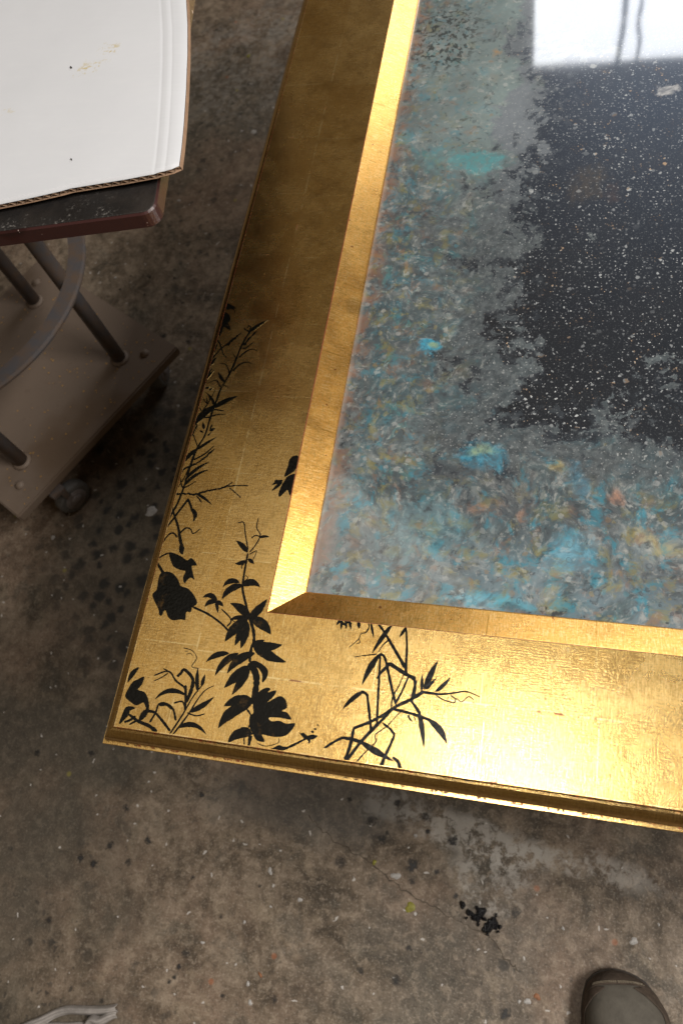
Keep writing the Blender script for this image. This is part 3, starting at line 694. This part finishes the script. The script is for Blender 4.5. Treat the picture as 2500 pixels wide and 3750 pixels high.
v.leaf(1070, 1335, 866, 1358, 78, 26).leaf(1050, 1345, 828, 1507, 76, 34)
v.poly([(1062, 1340), (1095, 1268), (1150, 1233), (1182, 1240), (1162, 1264), (1218, 1250), (1206, 1285), (1160, 1332), (1228, 1294), (1262, 1294), (1286, 1322), (1292, 1366), (1255, 1390), (1292, 1400), (1320, 1447), (1250, 1436), (1185, 1432), (1168, 1440), (1190, 1460), (1240, 1456), (1290, 1476), (1347, 1474), (1322, 1520), (1280, 1556), (1220, 1565), (1160, 1556), (1122, 1550), (1142, 1596), (1090, 1590), (1065, 1550), (1040, 1500), (1040, 1430), (1066, 1400)], 3)
v.leaf(1060, 1545, 893, 1608, 66, 34).leaf(1050, 1540, 980, 1500, 40).st([(1045, 1555), (1038, 1600), (1030, 1637)], 30, 12).st([(1002, 1570), (1003, 1628)], 11, 7).st([(1090, 1608), (1150, 1627), (1232, 1605), (1236, 1575)], 5, 4).st([(1022, 1378), (1056, 1440), (1030, 1505)], 13, 9)
v.done()
k = Plant(C4, 'black tulip bud and grass tuft in the bottom left corner')
k.poly([(222, 1238), (250, 1195), (285, 1176), (329, 1158), (312, 1210), (286, 1245), (330, 1262), (355, 1310), (360, 1378), (340, 1368), (322, 1332), (275, 1352), (238, 1330), (200, 1292)], 3)
k.poly([(216, 1194), (238, 1125), (294, 1093), (266, 1140), (240, 1172)], 3).poly([(158, 1478), (178, 1420), (203, 1366), (240, 1358), (268, 1370), (232, 1388), (226, 1412), (190, 1452)], 3)
k.st([(225, 1412), (290, 1460), (360, 1490), (412, 1532)], 18, 26).st([(193, 1464), (230, 1452), (270, 1425)], 14, 18).st([(225, 1482), (285, 1450)], 10, 14).leaf(350, 1380, 290, 1460, 36, 0).st([(348, 1365), (345, 1392)], 18, 18).st([(338, 1390), (375, 1392), (408, 1402)], 20, 14)
k.st([(365, 1467), (405, 1400), (430, 1342), (490, 1350), (525, 1382), (541, 1455)], 12, 14).st([(430, 1345), (480, 1345), (522, 1378)], 26, 18).st([(408, 1405), (455, 1462), (503, 1525)], 15, 18)
k.st([(500, 1547), (590, 1410), (660, 1290), (735, 1198)], 14, 6).st([(520, 1552), (620, 1420), (690, 1310), (740, 1250), (800, 1218)], 12, 4)
k.leaf(612, 1285, 400, 1312, 30, 46).st([(395, 1150), (470, 1122), (508, 1132), (542, 1185), (600, 1232), (612, 1282)], 9, 14).st([(393, 1187), (450, 1160), (490, 1132)], 6, 6).st([(458, 1103), (488, 1118)], 8, 10)
k.st([(550, 1157), (575, 1135), (600, 1110), (655, 1172), (645, 1250), (610, 1332)], 16, 26).st([(607, 1215), (608, 1300), (603, 1385)], 18, 14).st([(590, 963), (650, 980), (682, 1030), (650, 1088), (690, 1102)], 5, 5).st([(610, 1008), (640, 1000), (656, 1018)], 4, 3).st([(600, 985), (625, 985)], 4, 3)
k.leaf(690, 1260, 692, 1098, 24, 6).leaf(714, 1222, 739, 1143, 20).st([(528, 1336), (585, 1326), (605, 1372)], 10, 12).leaf(632, 1398, 799, 1295, 32, -8).st([(618, 1402), (680, 1422), (738, 1408)], 12, 6).leaf(555, 1503, 747, 1550, 34, 44)
k.done()
p5 = Plant(C4, 'small black sprig with loose dots beside the bead')
p5.st([(1185, 1648), (1240, 1650), (1290, 1640), (1370, 1602), (1432, 1568)], 18, 14).st([(1200, 1640), (1285, 1638)], 22, 16, True).leaf(1440, 1580, 1376, 1536, 26).leaf(1425, 1572, 1500, 1558, 32).leaf(1430, 1570, 1450, 1602, 18).leaf(1405, 1550, 1400, 1535, 14)
for (x, y, r) in ((1463, 1530, 9), (1482, 1512, 7), (1500, 1484, 5), (1440, 1602, 6)): p5.poly([(x - r * 1.3, y), (x, y - r), (x + r * 1.3, y), (x, y + r)], 3)
p5.done()
bb = Plant(C5, 'black bamboo spray with long angular blades on the near rail')
bb.st([(465, 1112), (560, 985), (680, 860), (770, 770), (880, 715), (960, 664)], 20, 24).st([(950, 668), (1060, 682), (1160, 674), (1230, 666), (1322, 702)], 20, 5)
bb.st([(1028, 682), (1080, 716), (1150, 736), (1168, 712), (1200, 732), (1245, 698), (1278, 720)], 9, 5).st([(1128, 690), (1168, 716)], 9, 8).leaf(962, 655, 1051, 466, 38, 4).leaf(946, 665, 950, 556, 20).leaf(972, 655, 1045, 573, 18).leaf(1032, 668, 1131, 572, 26, -6)
bb.st([(455, 1112), (490, 1010), (513, 900)], 26, 20).st([(508, 902), (620, 858), (700, 815), (772, 768)], 18, 20).st([(885, 722), (902, 640), (905, 588)], 28, 20).st([(908, 588), (830, 545), (738, 484)], 26, 28).st([(745, 484), (700, 530), (660, 584)], 26, 12)
bb.st([(845, 562), (848, 460), (852, 370), (846, 252)], 20, 12).leaf(848, 255, 803, 322, 18, 0).st([(842, 515), (775, 400), (710, 290), (668, 232)], 26, 14).leaf(758, 238, 628, 424, 28, 4).st([(742, 333), (700, 368), (668, 417)], 12, 4)
bb.st([(660, 872), (668, 700), (676, 560), (682, 425)], 18, 14).st([(678, 424), (705, 440), (722, 490), (750, 620), (782, 752)], 17, 18).leaf(680, 425, 565, 628, 36, 10).st([(662, 426), (580, 436), (512, 446)], 8, 4)
bb.st([(778, 745), (820, 665), (862, 570)], 15, 11).st([(753, 770), (760, 705), (800, 630), (835, 548)], 10, 6).st([(625, 925), (612, 800), (600, 695)], 18, 18).st([(605, 700), (585, 675), (556, 668)], 18, 22).leaf(575, 664, 443, 776, 28, 8)
bb.st([(562, 988), (500, 970), (438, 960)], 26, 18).st([(445, 958), (390, 985), (325, 1027)], 18, 15).leaf(555, 985, 772, 1112, 40, -4).st([(760, 1085), (795, 1115), (812, 1170)], 18, 26).st([(680, 1157), (712, 1080), (742, 1015), (772, 945)], 24, 16).st([(774, 945), (745, 905), (698, 868)], 18, 14)
bb.st([(872, 712), (910, 768), (938, 812)], 16, 24).leaf(925, 785, 960, 1032, 32, 6).st([(768, 780), (840, 795), (920, 820), (1005, 850)], 18, 20).leaf(985, 842, 1107, 1007, 44, 20).st([(860, 815), (868, 838), (888, 858)], 18, 8).st([(895, 825), (914, 860)], 10, 4)
bb.st([(520, 1127), (575, 1065), (620, 1020), (655, 985), (652, 940), (720, 890), (780, 828), (832, 775)], 8, 6)
for q in ((430, 204, 403, 242, 16), (440, 208, 430, 273, 14), (462, 213, 466, 268, 14), (486, 213, 496, 273, 14), (415, 215, 472, 247, 16), (450, 212, 505, 232, 14), (545, 218, 546, 264, 22), (622, 222, 640, 325, 14)): bb.leaf(*q)
bb.st([(605, 222), (610, 255), (588, 290), (560, 296), (540, 335), (485, 382)], 10, 4).st([(545, 330), (552, 352), (530, 360)], 6, 4)
bb.done()

# ------------------------------------------------------------------ table that carries the frame (below, out of the photograph's sight)
tb = empty('work_table', (LX / 2, LY / 2, 0)); tag(tb, 'wooden work table standing beneath the gilded mirror frame', 'table')
bm = bmesh.new(); add_box(bm, (0, 0, FZ - .030 - .0155), (LX - .30, LY - .30, .030), bev=.003); bmobj('table_top', bm, M['wood'], tb)
for sx in (-1, 1):
    for sy in (-1, 1):
        bm = bmesh.new(); add_box(bm, (sx * .30, sy * .42, (FZ - .061) / 2), (.05, .05, FZ - .061), bev=.004); bmobj('leg', bm, M['wood'], tb)

# ------------------------------------------------------------------ rolling stand at the left
ZPL = .10
A = P(650, 1270, ZPL); B = P(65, 1895, ZPL); eu = (B - A).normalized(); ev = Vector((eu.y, -eu.x, 0))
if ev.x > 0: ev = -ev
side = (B - A).length
cen = A + eu * side / 2 + ev * side / 2
ang = math.atan2(eu.y, eu.x)
stand = empty('rolling_stand', (cen.x, cen.y, 0), ang)
tag(stand, 'rolling stand with dusty square base, tubular legs, hoop and dark maroon-edged top', 'stand')
inv = Matrix.Rotation(-ang, 4, 'Z')
def loc(p): return inv @ (Vector((p[0], p[1], p[2])) - Vector((cen.x, cen.y, 0)))
bm = bmesh.new(); add_box(bm, (0, 0, ZPL - .010), (side, side, .020), bev=.0025); plate = bmobj('base_plate', bm, M['plate'], stand)
for o in (plate,):
    for f in o.data.polygons: f.use_smooth = False
lp = loc(P(440, 1300, ZPL)); lx, ly = abs(lp.x), abs(lp.y); lo = (lx + ly) / 2
hub_z = .715
for sx in (-1, 1):
    for sy in (-1, 1):
        bm = bmesh.new(); add_tube(bm, [(sx * lo, sy * lo, ZPL + .0004), (sx * lo, sy * lo, hub_z)], .0122, 20)
        lg = bmobj('leg', bm, M['steel'], stand, True)
        bm = bmesh.new(); add_tube(bm, [(sx * lo, sy * lo, ZPL + .0002), (sx * lo, sy * lo, ZPL + .002), (sx * lo, sy * lo, ZPL + .005)], [.0175, .016, .0123], 20); bmobj('weld', bm, M['plate'], lg, True)
        # bolt heads near the corners
        bx, by = sx * (side / 2 - .042), sy * (side / 2 - .042)
        bm = bmesh.new(); bmesh.ops.create_uvsphere(bm, u_segments=14, v_segments=8, radius=.0085)
        for v_ in bm.verts: v_.co = Vector((v_.co.x + bx, v_.co.y + by, v_.co.z * .75 + ZPL))
        bmobj('bolt', bm, M['plate'], stand, True)
        # caster: fork + wheel
        ct = bx - sx * .004, by - sy * .004
        bm = bmesh.new(); add_box(bm, (ct[0], ct[1], ZPL - .0245), (.030, .026, .008), bev=.001); add_box(bm, (ct[0] - .0145, ct[1] + .006, .057), (.0025, .014, .044)); add_box(bm, (ct[0] + .0145, ct[1] + .006, .066), (.0025, .010, .026))
        cs = bmobj('caster', bm, M['steel'], stand)
        cs.location = (ct[0], ct[1], 0); cs.data.transform(Matrix.Translation((-ct[0], -ct[1], 0)))
        bm = bmesh.new(); prof = [(-.011, .012), (-.0115, .024), (-.010, .0285), (-.006, .031), (.006, .031), (.010, .0285), (.0115, .024), (.011, .012)]
        rings = []
        for (xx, rr) in prof: rings.append([bm.verts.new((xx, .012 + rr * math.cos(2 * math.pi * t / 28), .031 + rr * math.sin(2 * math.pi * t / 28))) for t in range(28)])
        for r0, r1 in zip(rings, rings[1:]):
            for t in range(28): bm.faces.new((r0[t], r0[(t + 1) % 28], r1[(t + 1) % 28], r1[t]))
        bmobj('wheel', bm, M['rubber'], cs, True)
        bm = bmesh.new(); add_tube(bm, [(-.0128, .012, .031), (-.0105, .012, .031), (.0105, .012, .031), (.0128, .012, .031)], [.019, .0205, .0205, .019], 24); add_tube(bm, [(.0127, .012, .031), (.0150, .012, .031)], [.010, .008], 20); bmobj('hub', bm, M['wheel'], cs, True)
        if (sx, sy) == (1, 1): cs.location = (side / 2 - .072, side / 2 - .004, 0)
        cs.rotation_euler = (0, 0, {(-1, -1): .3, (-1, 1): 2.2, (1, -1): 1.2, (1, 1): math.pi / 2}[(sx, sy)])
# hoop of flat bar round the legs
hz = .31; hr = .238; hc = loc((-.611, .655, hz))
bm = bmesh.new(); N = 72; rings = []
for i in range(N):
    t = 2 * math.pi * i / N; ca, sa = math.cos(t), math.sin(t)
    rings.append([bm.verts.new((hc.x + (hr + dr) * ca, hc.y + (hr + dr) * sa, hz + dz)) for dr, dz in ((-.0120, -.005), (.0120, -.005), (.0135, 0), (.0120, .005), (-.0120, .005), (-.0135, 0))])
for i in range(N):
    r0, r1 = rings[i], rings[(i + 1) % N]
    for t in range(6): bm.faces.new((r0[t], r1[t], r1[(t + 1) % 6], r0[(t + 1) % 6]))
bmobj('hoop', bm, M['steel'], stand)
# flecks of gold leaf fallen on the base
vs = []; fs = []
for i in range(240):
    u, v_ = random.uniform(-.48, .48) * side, random.uniform(-.48, .48) * side
    r = random.uniform(.0010, .0026); b_ = len(vs); t0 = random.uniform(0, 6.28)
    for t in range(3): vs.append((u + r * math.cos(t0 + t * 2.1), v_ + r * math.sin(t0 + t * 2.1), ZPL + .0004 + random.uniform(0, .0009)))
    fs.append((b_, b_ + 1, b_ + 2))
fl = mesh('gold_flecks', vs, fs, M['fleck'], stand); tag(fl, kind='stuff')
# top board
ZT = .7345
F0 = P(0, 839, ZT); F1 = P(545, 766, ZT); du = (F1 - F0).normalized(); dn = Vector((-du.y, du.x, 0))
cr = P(566, 775, ZT); TW, TD, TT = 1.15, .56, .0165
tang = math.atan2(du.y, du.x)
def board_outline(inset):
    pts = []
    for (cx, cy, a0) in ((0, 0, -90), (0, TD, 0), (-TW, TD, 90), (-TW, 0, 180)):
        r = .012; sx = -1 if cx == 0 else 1; sy = 1 if cy == 0 else -1
        for k_ in range(7):
            t = math.radians(a0 + k_ * 15); pts.append((cx + sx * r + (r - inset) * math.cos(t), cy + sy * r + (r - inset) * math.sin(t)))
    return pts
def ring_mesh(name, layers, mat, parent, cap_top=True, cap_bot=True):
    vs = []; fs = []; n = None
    for ins, z in layers:
        o_ = board_outline(ins); n = len(o_)
        for (x, y) in o_:
            wp = cr + du * x + dn * y; q = loc((wp.x, wp.y, z)); vs.append(q)
    for l in range(len(layers) - 1):
        for i in range(n): fs.append((l * n + i, l * n + (i + 1) % n, (l + 1) * n + (i + 1) % n, (l + 1) * n + i))
    if cap_top: fs.append(tuple((len(layers) - 1) * n + i for i in range(n)))
    if cap_bot: fs.append(tuple(reversed(range(n))))
    return mesh(name, vs, fs, mat, parent)
ring_mesh('top_edge', [(.0010, ZT - TT), (0, ZT - TT + .001), (0, ZT - .0022), (.0014, ZT - .0006)], M['maroon'], stand)
ring_mesh('top_board', [(.0013, ZT - .0012), (.0016, ZT - .0002), (.0022, ZT)], M['board_top'], stand, True, False)
bm = bmesh.new(); add_box(bm, (0, 0, hub_z - .001), (lo * 2 + .03, lo * 2 + .03, .008), bev=.001); bmobj('top_bracket', bm, M['steel'], stand)

# ------------------------------------------------------------------ white corrugated card on the stand
ZC = .7435
card = empty('cardboard_sheet', (0, 0, 0)); tag(card, 'white faced corrugated cardboard sheet lying on the rolling stand', 'cardboard')
fr = [P(x, y, ZC).xy for x, y in ((-1500, 1010), (-700, 880), (0, 746), (120, 722), (225, 699), (232, 694), (330, 679), (459, 659), (560, 640), (628, 621), (655, 606))]
rt = [P(x, y, ZC).xy for x, y in ((655, 606), (664, 540), (673, 450), (681, 330), (686, 200), (686, 90), (680, -10), (668, -160), (650, -330))]
def resample(pts, n):
    L = [0]
    for p, q in zip(pts, pts[1:]): L.append(L[-1] + (q - p).length)
    out = []
    for k_ in range(n):
        t = L[-1] * k_ / (n - 1); j = max(i for i in range(len(L)) if L[i] <= t + 1e-12); j = min(j, len(pts) - 2)
        out.append(pts[j].lerp(pts[j + 1], (t - L[j]) / max(1e-9, L[j + 1] - L[j])))
    return out, L[-1]
NS, NT = 160, 60
fine_, LF = resample(fr, 4000); rts, LR = resample(rt, NT)
SD = [LF * (1 - k_ / 90) if k_ < 84 else 0 for k_ in range(84)]; lim = .07
SD = [LF - (LF - lim) * k_ / 60 for k_ in range(60)] + [lim * (1 - k_ / (NS - 61)) for k_ in range(NS - 60)]
frs = [fine_[min(3999, max(0, round(3999 * (1 - sd / LF))))] for sd in SD]
def card_z(sd, td):
    """sd: distance from the right edge, td: distance from the front edge"""
    z = ZC + .0006 * math.sin(sd * 21 + 1) + .0005 * math.sin(td * 17)
    for c0, a_, w_ in ((.0215, .00025, .0012), (.0125, .0002, .0009), (.0165, -.0002, .0022)):
        z -= a_ * math.exp(-((sd - c0 - .012 * td) / w_) ** 2)
    z -= .0010 * max(0, (.010 - sd) / .010) ** 2
    return z
def card_pt(s, t):
    q = frs[s] + (rts[t] - rts[0]); return q
def sheet(name, zoff, mat, inset=0.0):
    vs = []; fs = []
    for t in range(NT):
        for s in range(NS):
            q = card_pt(s, t); sd = SD[s]; td = LR * t / (NT - 1)
            q = q + Vector((-inset, inset * .6)); vs.append((q.x, q.y, card_z(sd, td) + zoff))
    for t in range(NT - 1):
        for s in range(NS - 1):
            a_ = t * NS + s; fs.append((a_, a_ + 1, a_ + NS + 1, a_ + NS))
    o = mesh(name, vs, fs, mat, card, True)
    md = o.modifiers.new('thick', 'SOLIDIFY'); md.thickness = .0005; md.offset = -1
    return o
sheet('white_liner', 0, M['card']); lo_sheet = sheet('kraft_liner', -.0040, M['kraft'], -.0009)
# fluting: one wave sheet, its ends show along the front cut
vs = []; fs = []; NF = 900; pitch = .0078
fq, _ = resample(fr, NF)
for i, q in enumerate(fq):
    sd = LF * (1 - i / (NF - 1)); zz = card_z(sd, 0) - .00225 + .00155 * math.sin(2 * math.pi * sd / pitch)
    back = (rts[4] - rts[0]) + (fine_[-60] - fine_[-1]) * min(1.0, max(0.0, (.06 - sd) / .06)) * .25
    for t in (0, 1): vs.append((q.x + (back.x if t else 0.0), q.y + (back.y if t else -.0003), zz))
for i in range(NF - 1): fs.append((2 * i, 2 * i + 2, 2 * i + 3, 2 * i + 1))
o = mesh('fluting', vs, fs, M['kraft_dark'], card, True); md = o.modifiers.new('thick', 'SOLIDIFY'); md.thickness = .00035
# side tape: brown strip down the long cut edge
vs = []; fs = []
for i, q in enumerate(rts):
    td = LR * i / (NT - 1)
    for zo, dx in ((-.0003, .0004), (-.0018, .0011), (-.0044, .0016)): vs.append((q.x + dx, q.y, card_z(0, td) + zo))
    if i:
        for k_ in range(2): fs.append((3 * i - 3 + k_, 3 * i + k_, 3 * i + k_ + 1, 3 * i - 2 + k_))
mesh('side_edge', vs, fs, M['kraft'], card, True)
# two crumbs lying on the card
for px, py, r, lab in ((264, 586, .0014, 'dark crumb on the white card near its front edge'), (262, 249, .0018, 'dark crumb beside the yellow smear on the white card')):
    p = P(px, py, ZC); vs, fs = blob_mesh(r, .0014, px, 10, .5, .5)
    o = mesh('crumb', vs, fs, M['dark_stain'], None, True); o.location = (p.x, p.y, ZC + .0004); tag(o, lab, 'crumb')

# ------------------------------------------------------------------ shoe (toe shows at the lower right)
toe = P(2238, 3556, .012); hd = Vector((.16, -.987, 0)).normalized(); rd = Vector((-hd.y, hd.x, 0))     # heel direction, wearer's right on screen
if rd.x < 0: rd = -rd
shoe = empty('shoe', (toe.x, toe.y, 0)); tag(shoe, 'grey fabric shoe with brown toe rim, its toe pointing at the frame', 'shoe')
SEC = [(.000, -.001, .001, .014), (.0025, -.012, .014, .021), (.007, -.021, .025, .027), (.014, -.0285, .036, .033), (.025, -.034, .046, .038), (.042, -.038, .055, .042), (.065, -.040, .060, .047), (.095, -.039, .061, .055), (.13, -.036, .057, .066),
       (.17, -.032, .050, .078), (.21, -.031, .044, .086), (.25, -.031, .040, .092), (.275, -.026, .034, .094), (.287, -.012, .020, .090)]
SOLE = .016
SEC = [(a_, b_, c_, h_ * 1.28) for a_, b_, c_, h_ in SEC]
def spt(t, a, off=0.0):
    """t along the shoe (section float), a in 0..1 from left over the top to right"""
    i = min(int(t), len(SEC) - 2); f = t - i; s0, s1 = SEC[i], SEC[i + 1]
    d, l, r, hh = [s0[q] + (s1[q] - s0[q]) * f for q in range(4)]
    th = math.pi * (1 - a); cx = (l + r) / 2; hw = (r - l) / 2 + off
    ca, sa = math.cos(th), math.sin(th)
    ex = math.copysign(abs(ca) ** .75, ca); ez = abs(sa) ** .8
    # toe leaning: crest sits a little towards the big toe side
    zz = SOLE - .004 + (hh - SOLE + .004 + off) * ez
    return Vector((rd.x * (cx + ex * hw) + hd.x * (d - off * .8), rd.y * (cx + ex * hw) + hd.y * (d - off * .8), zz))
def shoe_patch(name, t0, t1, nt, a_of, na, off, mat, close=False):
    vs = []; fs = []
    for i in range(nt + 1):
        t = t0 + (t1 - t0) * i / nt; a0, a1 = a_of(t)
        for j in range(na + 1): vs.append(spt(t, a0 + (a1 - a0) * j / na, off))
    for i in range(nt):
        for j in range(na):
            k_ = i * (na + 1) + j; fs.append((k_, k_ + na + 1, k_ + na + 2, k_ + 1))
    o = mesh(name, vs, fs, mat, shoe, True)
    md = o.modifiers.new('thick', 'SOLIDIFY'); md.thickness = .0012; md.offset = 0
    sb = o.modifiers.new('smooth', 'SUBSURF'); sb.levels = 1; sb.render_levels = 1
    return o
NSEC = len(SEC) - 1
shoe_patch('upper', 0, NSEC, 52, lambda t: (0, 1), 28, 0, M['canvas'])
def edge_t(a): return 2.75 + 1.75 * abs(2 * a - 1) ** 2.2
vs = []; fs = []; na_, nt_ = 28, 22
for i in range(nt_ + 1):
    for j in range(na_ + 1): vs.append(spt(edge_t(j / na_) * i / nt_, j / na_, .0012))
for i in range(nt_):
    for j in range(na_): k_ = i * (na_ + 1) + j; fs.append((k_, k_ + na_ + 1, k_ + na_ + 2, k_ + 1))
o = mesh('toe_rim', vs, fs, M['suede'], shoe, True); md = o.modifiers.new('thick', 'SOLIDIFY'); md.thickness = .0014; md.offset = 0
def rim(t): return .20 - .006 * max(0, t - 3.3)
shoe_patch('side_rim', 3.1, NSEC, 40, lambda t: (0, max(.10, .40 - .16 * (t - 3.1)) if t < 5 else .10), 8, .0013, M['suede'])
shoe_patch('side_rim', 3.1, NSEC, 40, lambda t: (1 - (max(.20, .40 - .11 * (t - 3.1)) if t < 5 else .20), 1), 8, .0013, M['suede'])
shoe_patch('tongue', 6.6, 9.5, 14, lambda t: (.36, .66), 10, .0022, M['suede'])
shoe_patch('ankle_opening', 10.0, 12.4, 14, lambda t: (.28, .72), 12, .0015, M['sole'])
# stitches along the toe rim
vs = []; fs = []
for row, t_ in ((0, .93), (1, .87)):
    for j in range(34):
        a0 = .20 + .60 * j / 34; q0 = spt(t_ * edge_t(a0), a0, .0022); q1 = spt(t_ * edge_t(a0 + .011), a0 + .011, .0022); d = (q1 - q0); nn = Vector((-d.y, d.x, 0)).normalized() * .00035
        b_ = len(vs); vs += [q0 + nn, q0 - nn, q1 - nn, q1 + nn, q0 + nn + Vector((0, 0, .0004)), q0 - nn + Vector((0, 0, .0004)), q1 - nn + Vector((0, 0, .0004)), q1 + nn + Vector((0, 0, .0004))]
        fs += [(b_ + 4, b_ + 5, b_ + 6, b_ + 7), (b_, b_ + 1, b_ + 5, b_ + 4), (b_ + 2, b_ + 3, b_ + 7, b_ + 6), (b_ + 1, b_ + 2, b_ + 6, b_ + 5), (b_ + 3, b_, b_ + 4, b_ + 7)]
st = mesh('stitching', vs, fs, M['thread'], shoe); tag(st, kind='stuff')
# sole: outline slightly proud of the upper
left = [(s[0], s[1]) for s in SEC]; right = [(s[0], s[2]) for s in SEC]
def sole_layer(off, z):
    out = []
    for (d, l) in left: out.append((d, l - off))
    for (d, r) in reversed(right): out.append((d, r + off))
    res = []
    for (d, o_) in out:
        dd = d - off if d < .02 else (d + off if d > .27 else d)
        res.append(Vector((rd.x * o_ + hd.x * dd, rd.y * o_ + hd.y * dd, z)))
    return res
layers = [sole_layer(-.001, .0003), sole_layer(.0022, .002), sole_layer(.0028, .009), sole_layer(.0024, .0150), sole_layer(.0005, .0160)]
vs = [p for l in layers for p in l]; n = len(layers[0]); fs = []
for l in range(4):
    for i in range(n): fs.append((l * n + i, l * n + (i + 1) % n, (l + 1) * n + (i + 1) % n, (l + 1) * n + i))
fs.append(tuple(reversed(range(n)))); fs.append(tuple(4 * n + i for i in range(n)))
mesh('sole', vs, fs, M['sole'], shoe)

# ------------------------------------------------------------------ crumpled rag at the lower left
rag = empty('rag', tuple(P(250, 3760, 0))); tag(rag, 'crumpled pale grey rag on the floor at the bottom left', 'rag')
def fold(px_pts, width, zs, name, seed):
    rr = random.Random(seed); cl = cat([P(x, y, .015).xy for x, y in px_pts], 8); n = len(cl); vs = []; fs = []; m_ = 9
    for i, p in enumerate(cl):
        d = (cl[min(i + 1, n - 1)] - cl[max(i - 1, 0)]).normalized(); nr = Vector((-d.y, d.x)); t = i / (n - 1)
        wd = width * (1 - .35 * t)
        for j in range(m_):
            u = j / (m_ - 1) - .5
            z = zs * (1 - (2 * u) ** 2) * (.8 + .3 * math.sin(t * 7 + seed)) + .002 * math.sin(u * 16 + t * 5 + seed) + .002
            q = p + nr * (u * wd + .002 * math.sin(t * 11 + seed))
            vs.append((q.x - rag.location.x, q.y - rag.location.y, max(.001, z)))
    for i in range(n - 1):
        for j in range(m_ - 1): a_ = i * m_ + j; fs.append((a_, a_ + 1, a_ + m_ + 1, a_ + m_))
    o = mesh(name, vs, fs, M['rag'], rag, True); md = o.modifiers.new('thick', 'SOLIDIFY'); md.thickness = .0015
    sb = o.modifiers.new('smooth', 'SUBSURF'); sb.levels = 1; sb.render_levels = 1
fold([(40, 3800), (110, 3752), (190, 3718), (290, 3705), (421, 3690)], .013, .010, 'fold', 1)
fold([(280, 3830), (320, 3752), (360, 3735), (418, 3722)], .013, .012, 'fold', 4)
fold([(60, 3850), (170, 3790), (260, 3790), (330, 3800)], .03, .012, 'fold', 6)

# ------------------------------------------------------------------ two cords hanging in the doorway (they show only mirrored in the glass)
def mirrored(x, y, yd):
    p = P(x, y, FZ + ZG); d = p - CAM; d.z = -d.z
    return p + d * ((yd - p.y) / d.y)
for pts, r, lab in (([(2300, -260), (2290, -80), (2287, 0), (2282, 76), (2262, 180), (2256, 232), (2262, 330)], .010, 'dark hanging cord mirrored in the bright glass, the left one of two'),
                    ([(2352, -260), (2350, -80), (2347, 0), (2333, 76), (2340, 153), (2331, 215), (2320, 330)], .008, 'dark hanging cord mirrored in the bright glass, the right one of two')):
    q = [mirrored(x, y, 3.0) for x, y in pts]; bm = bmesh.new(); add_tube(bm, cat(q, 5), r, 8)
    o = bmobj('hanging_cord', bm, M['cord'], None, True); tag(o, lab, 'cord', 'cords hanging in the doorway')
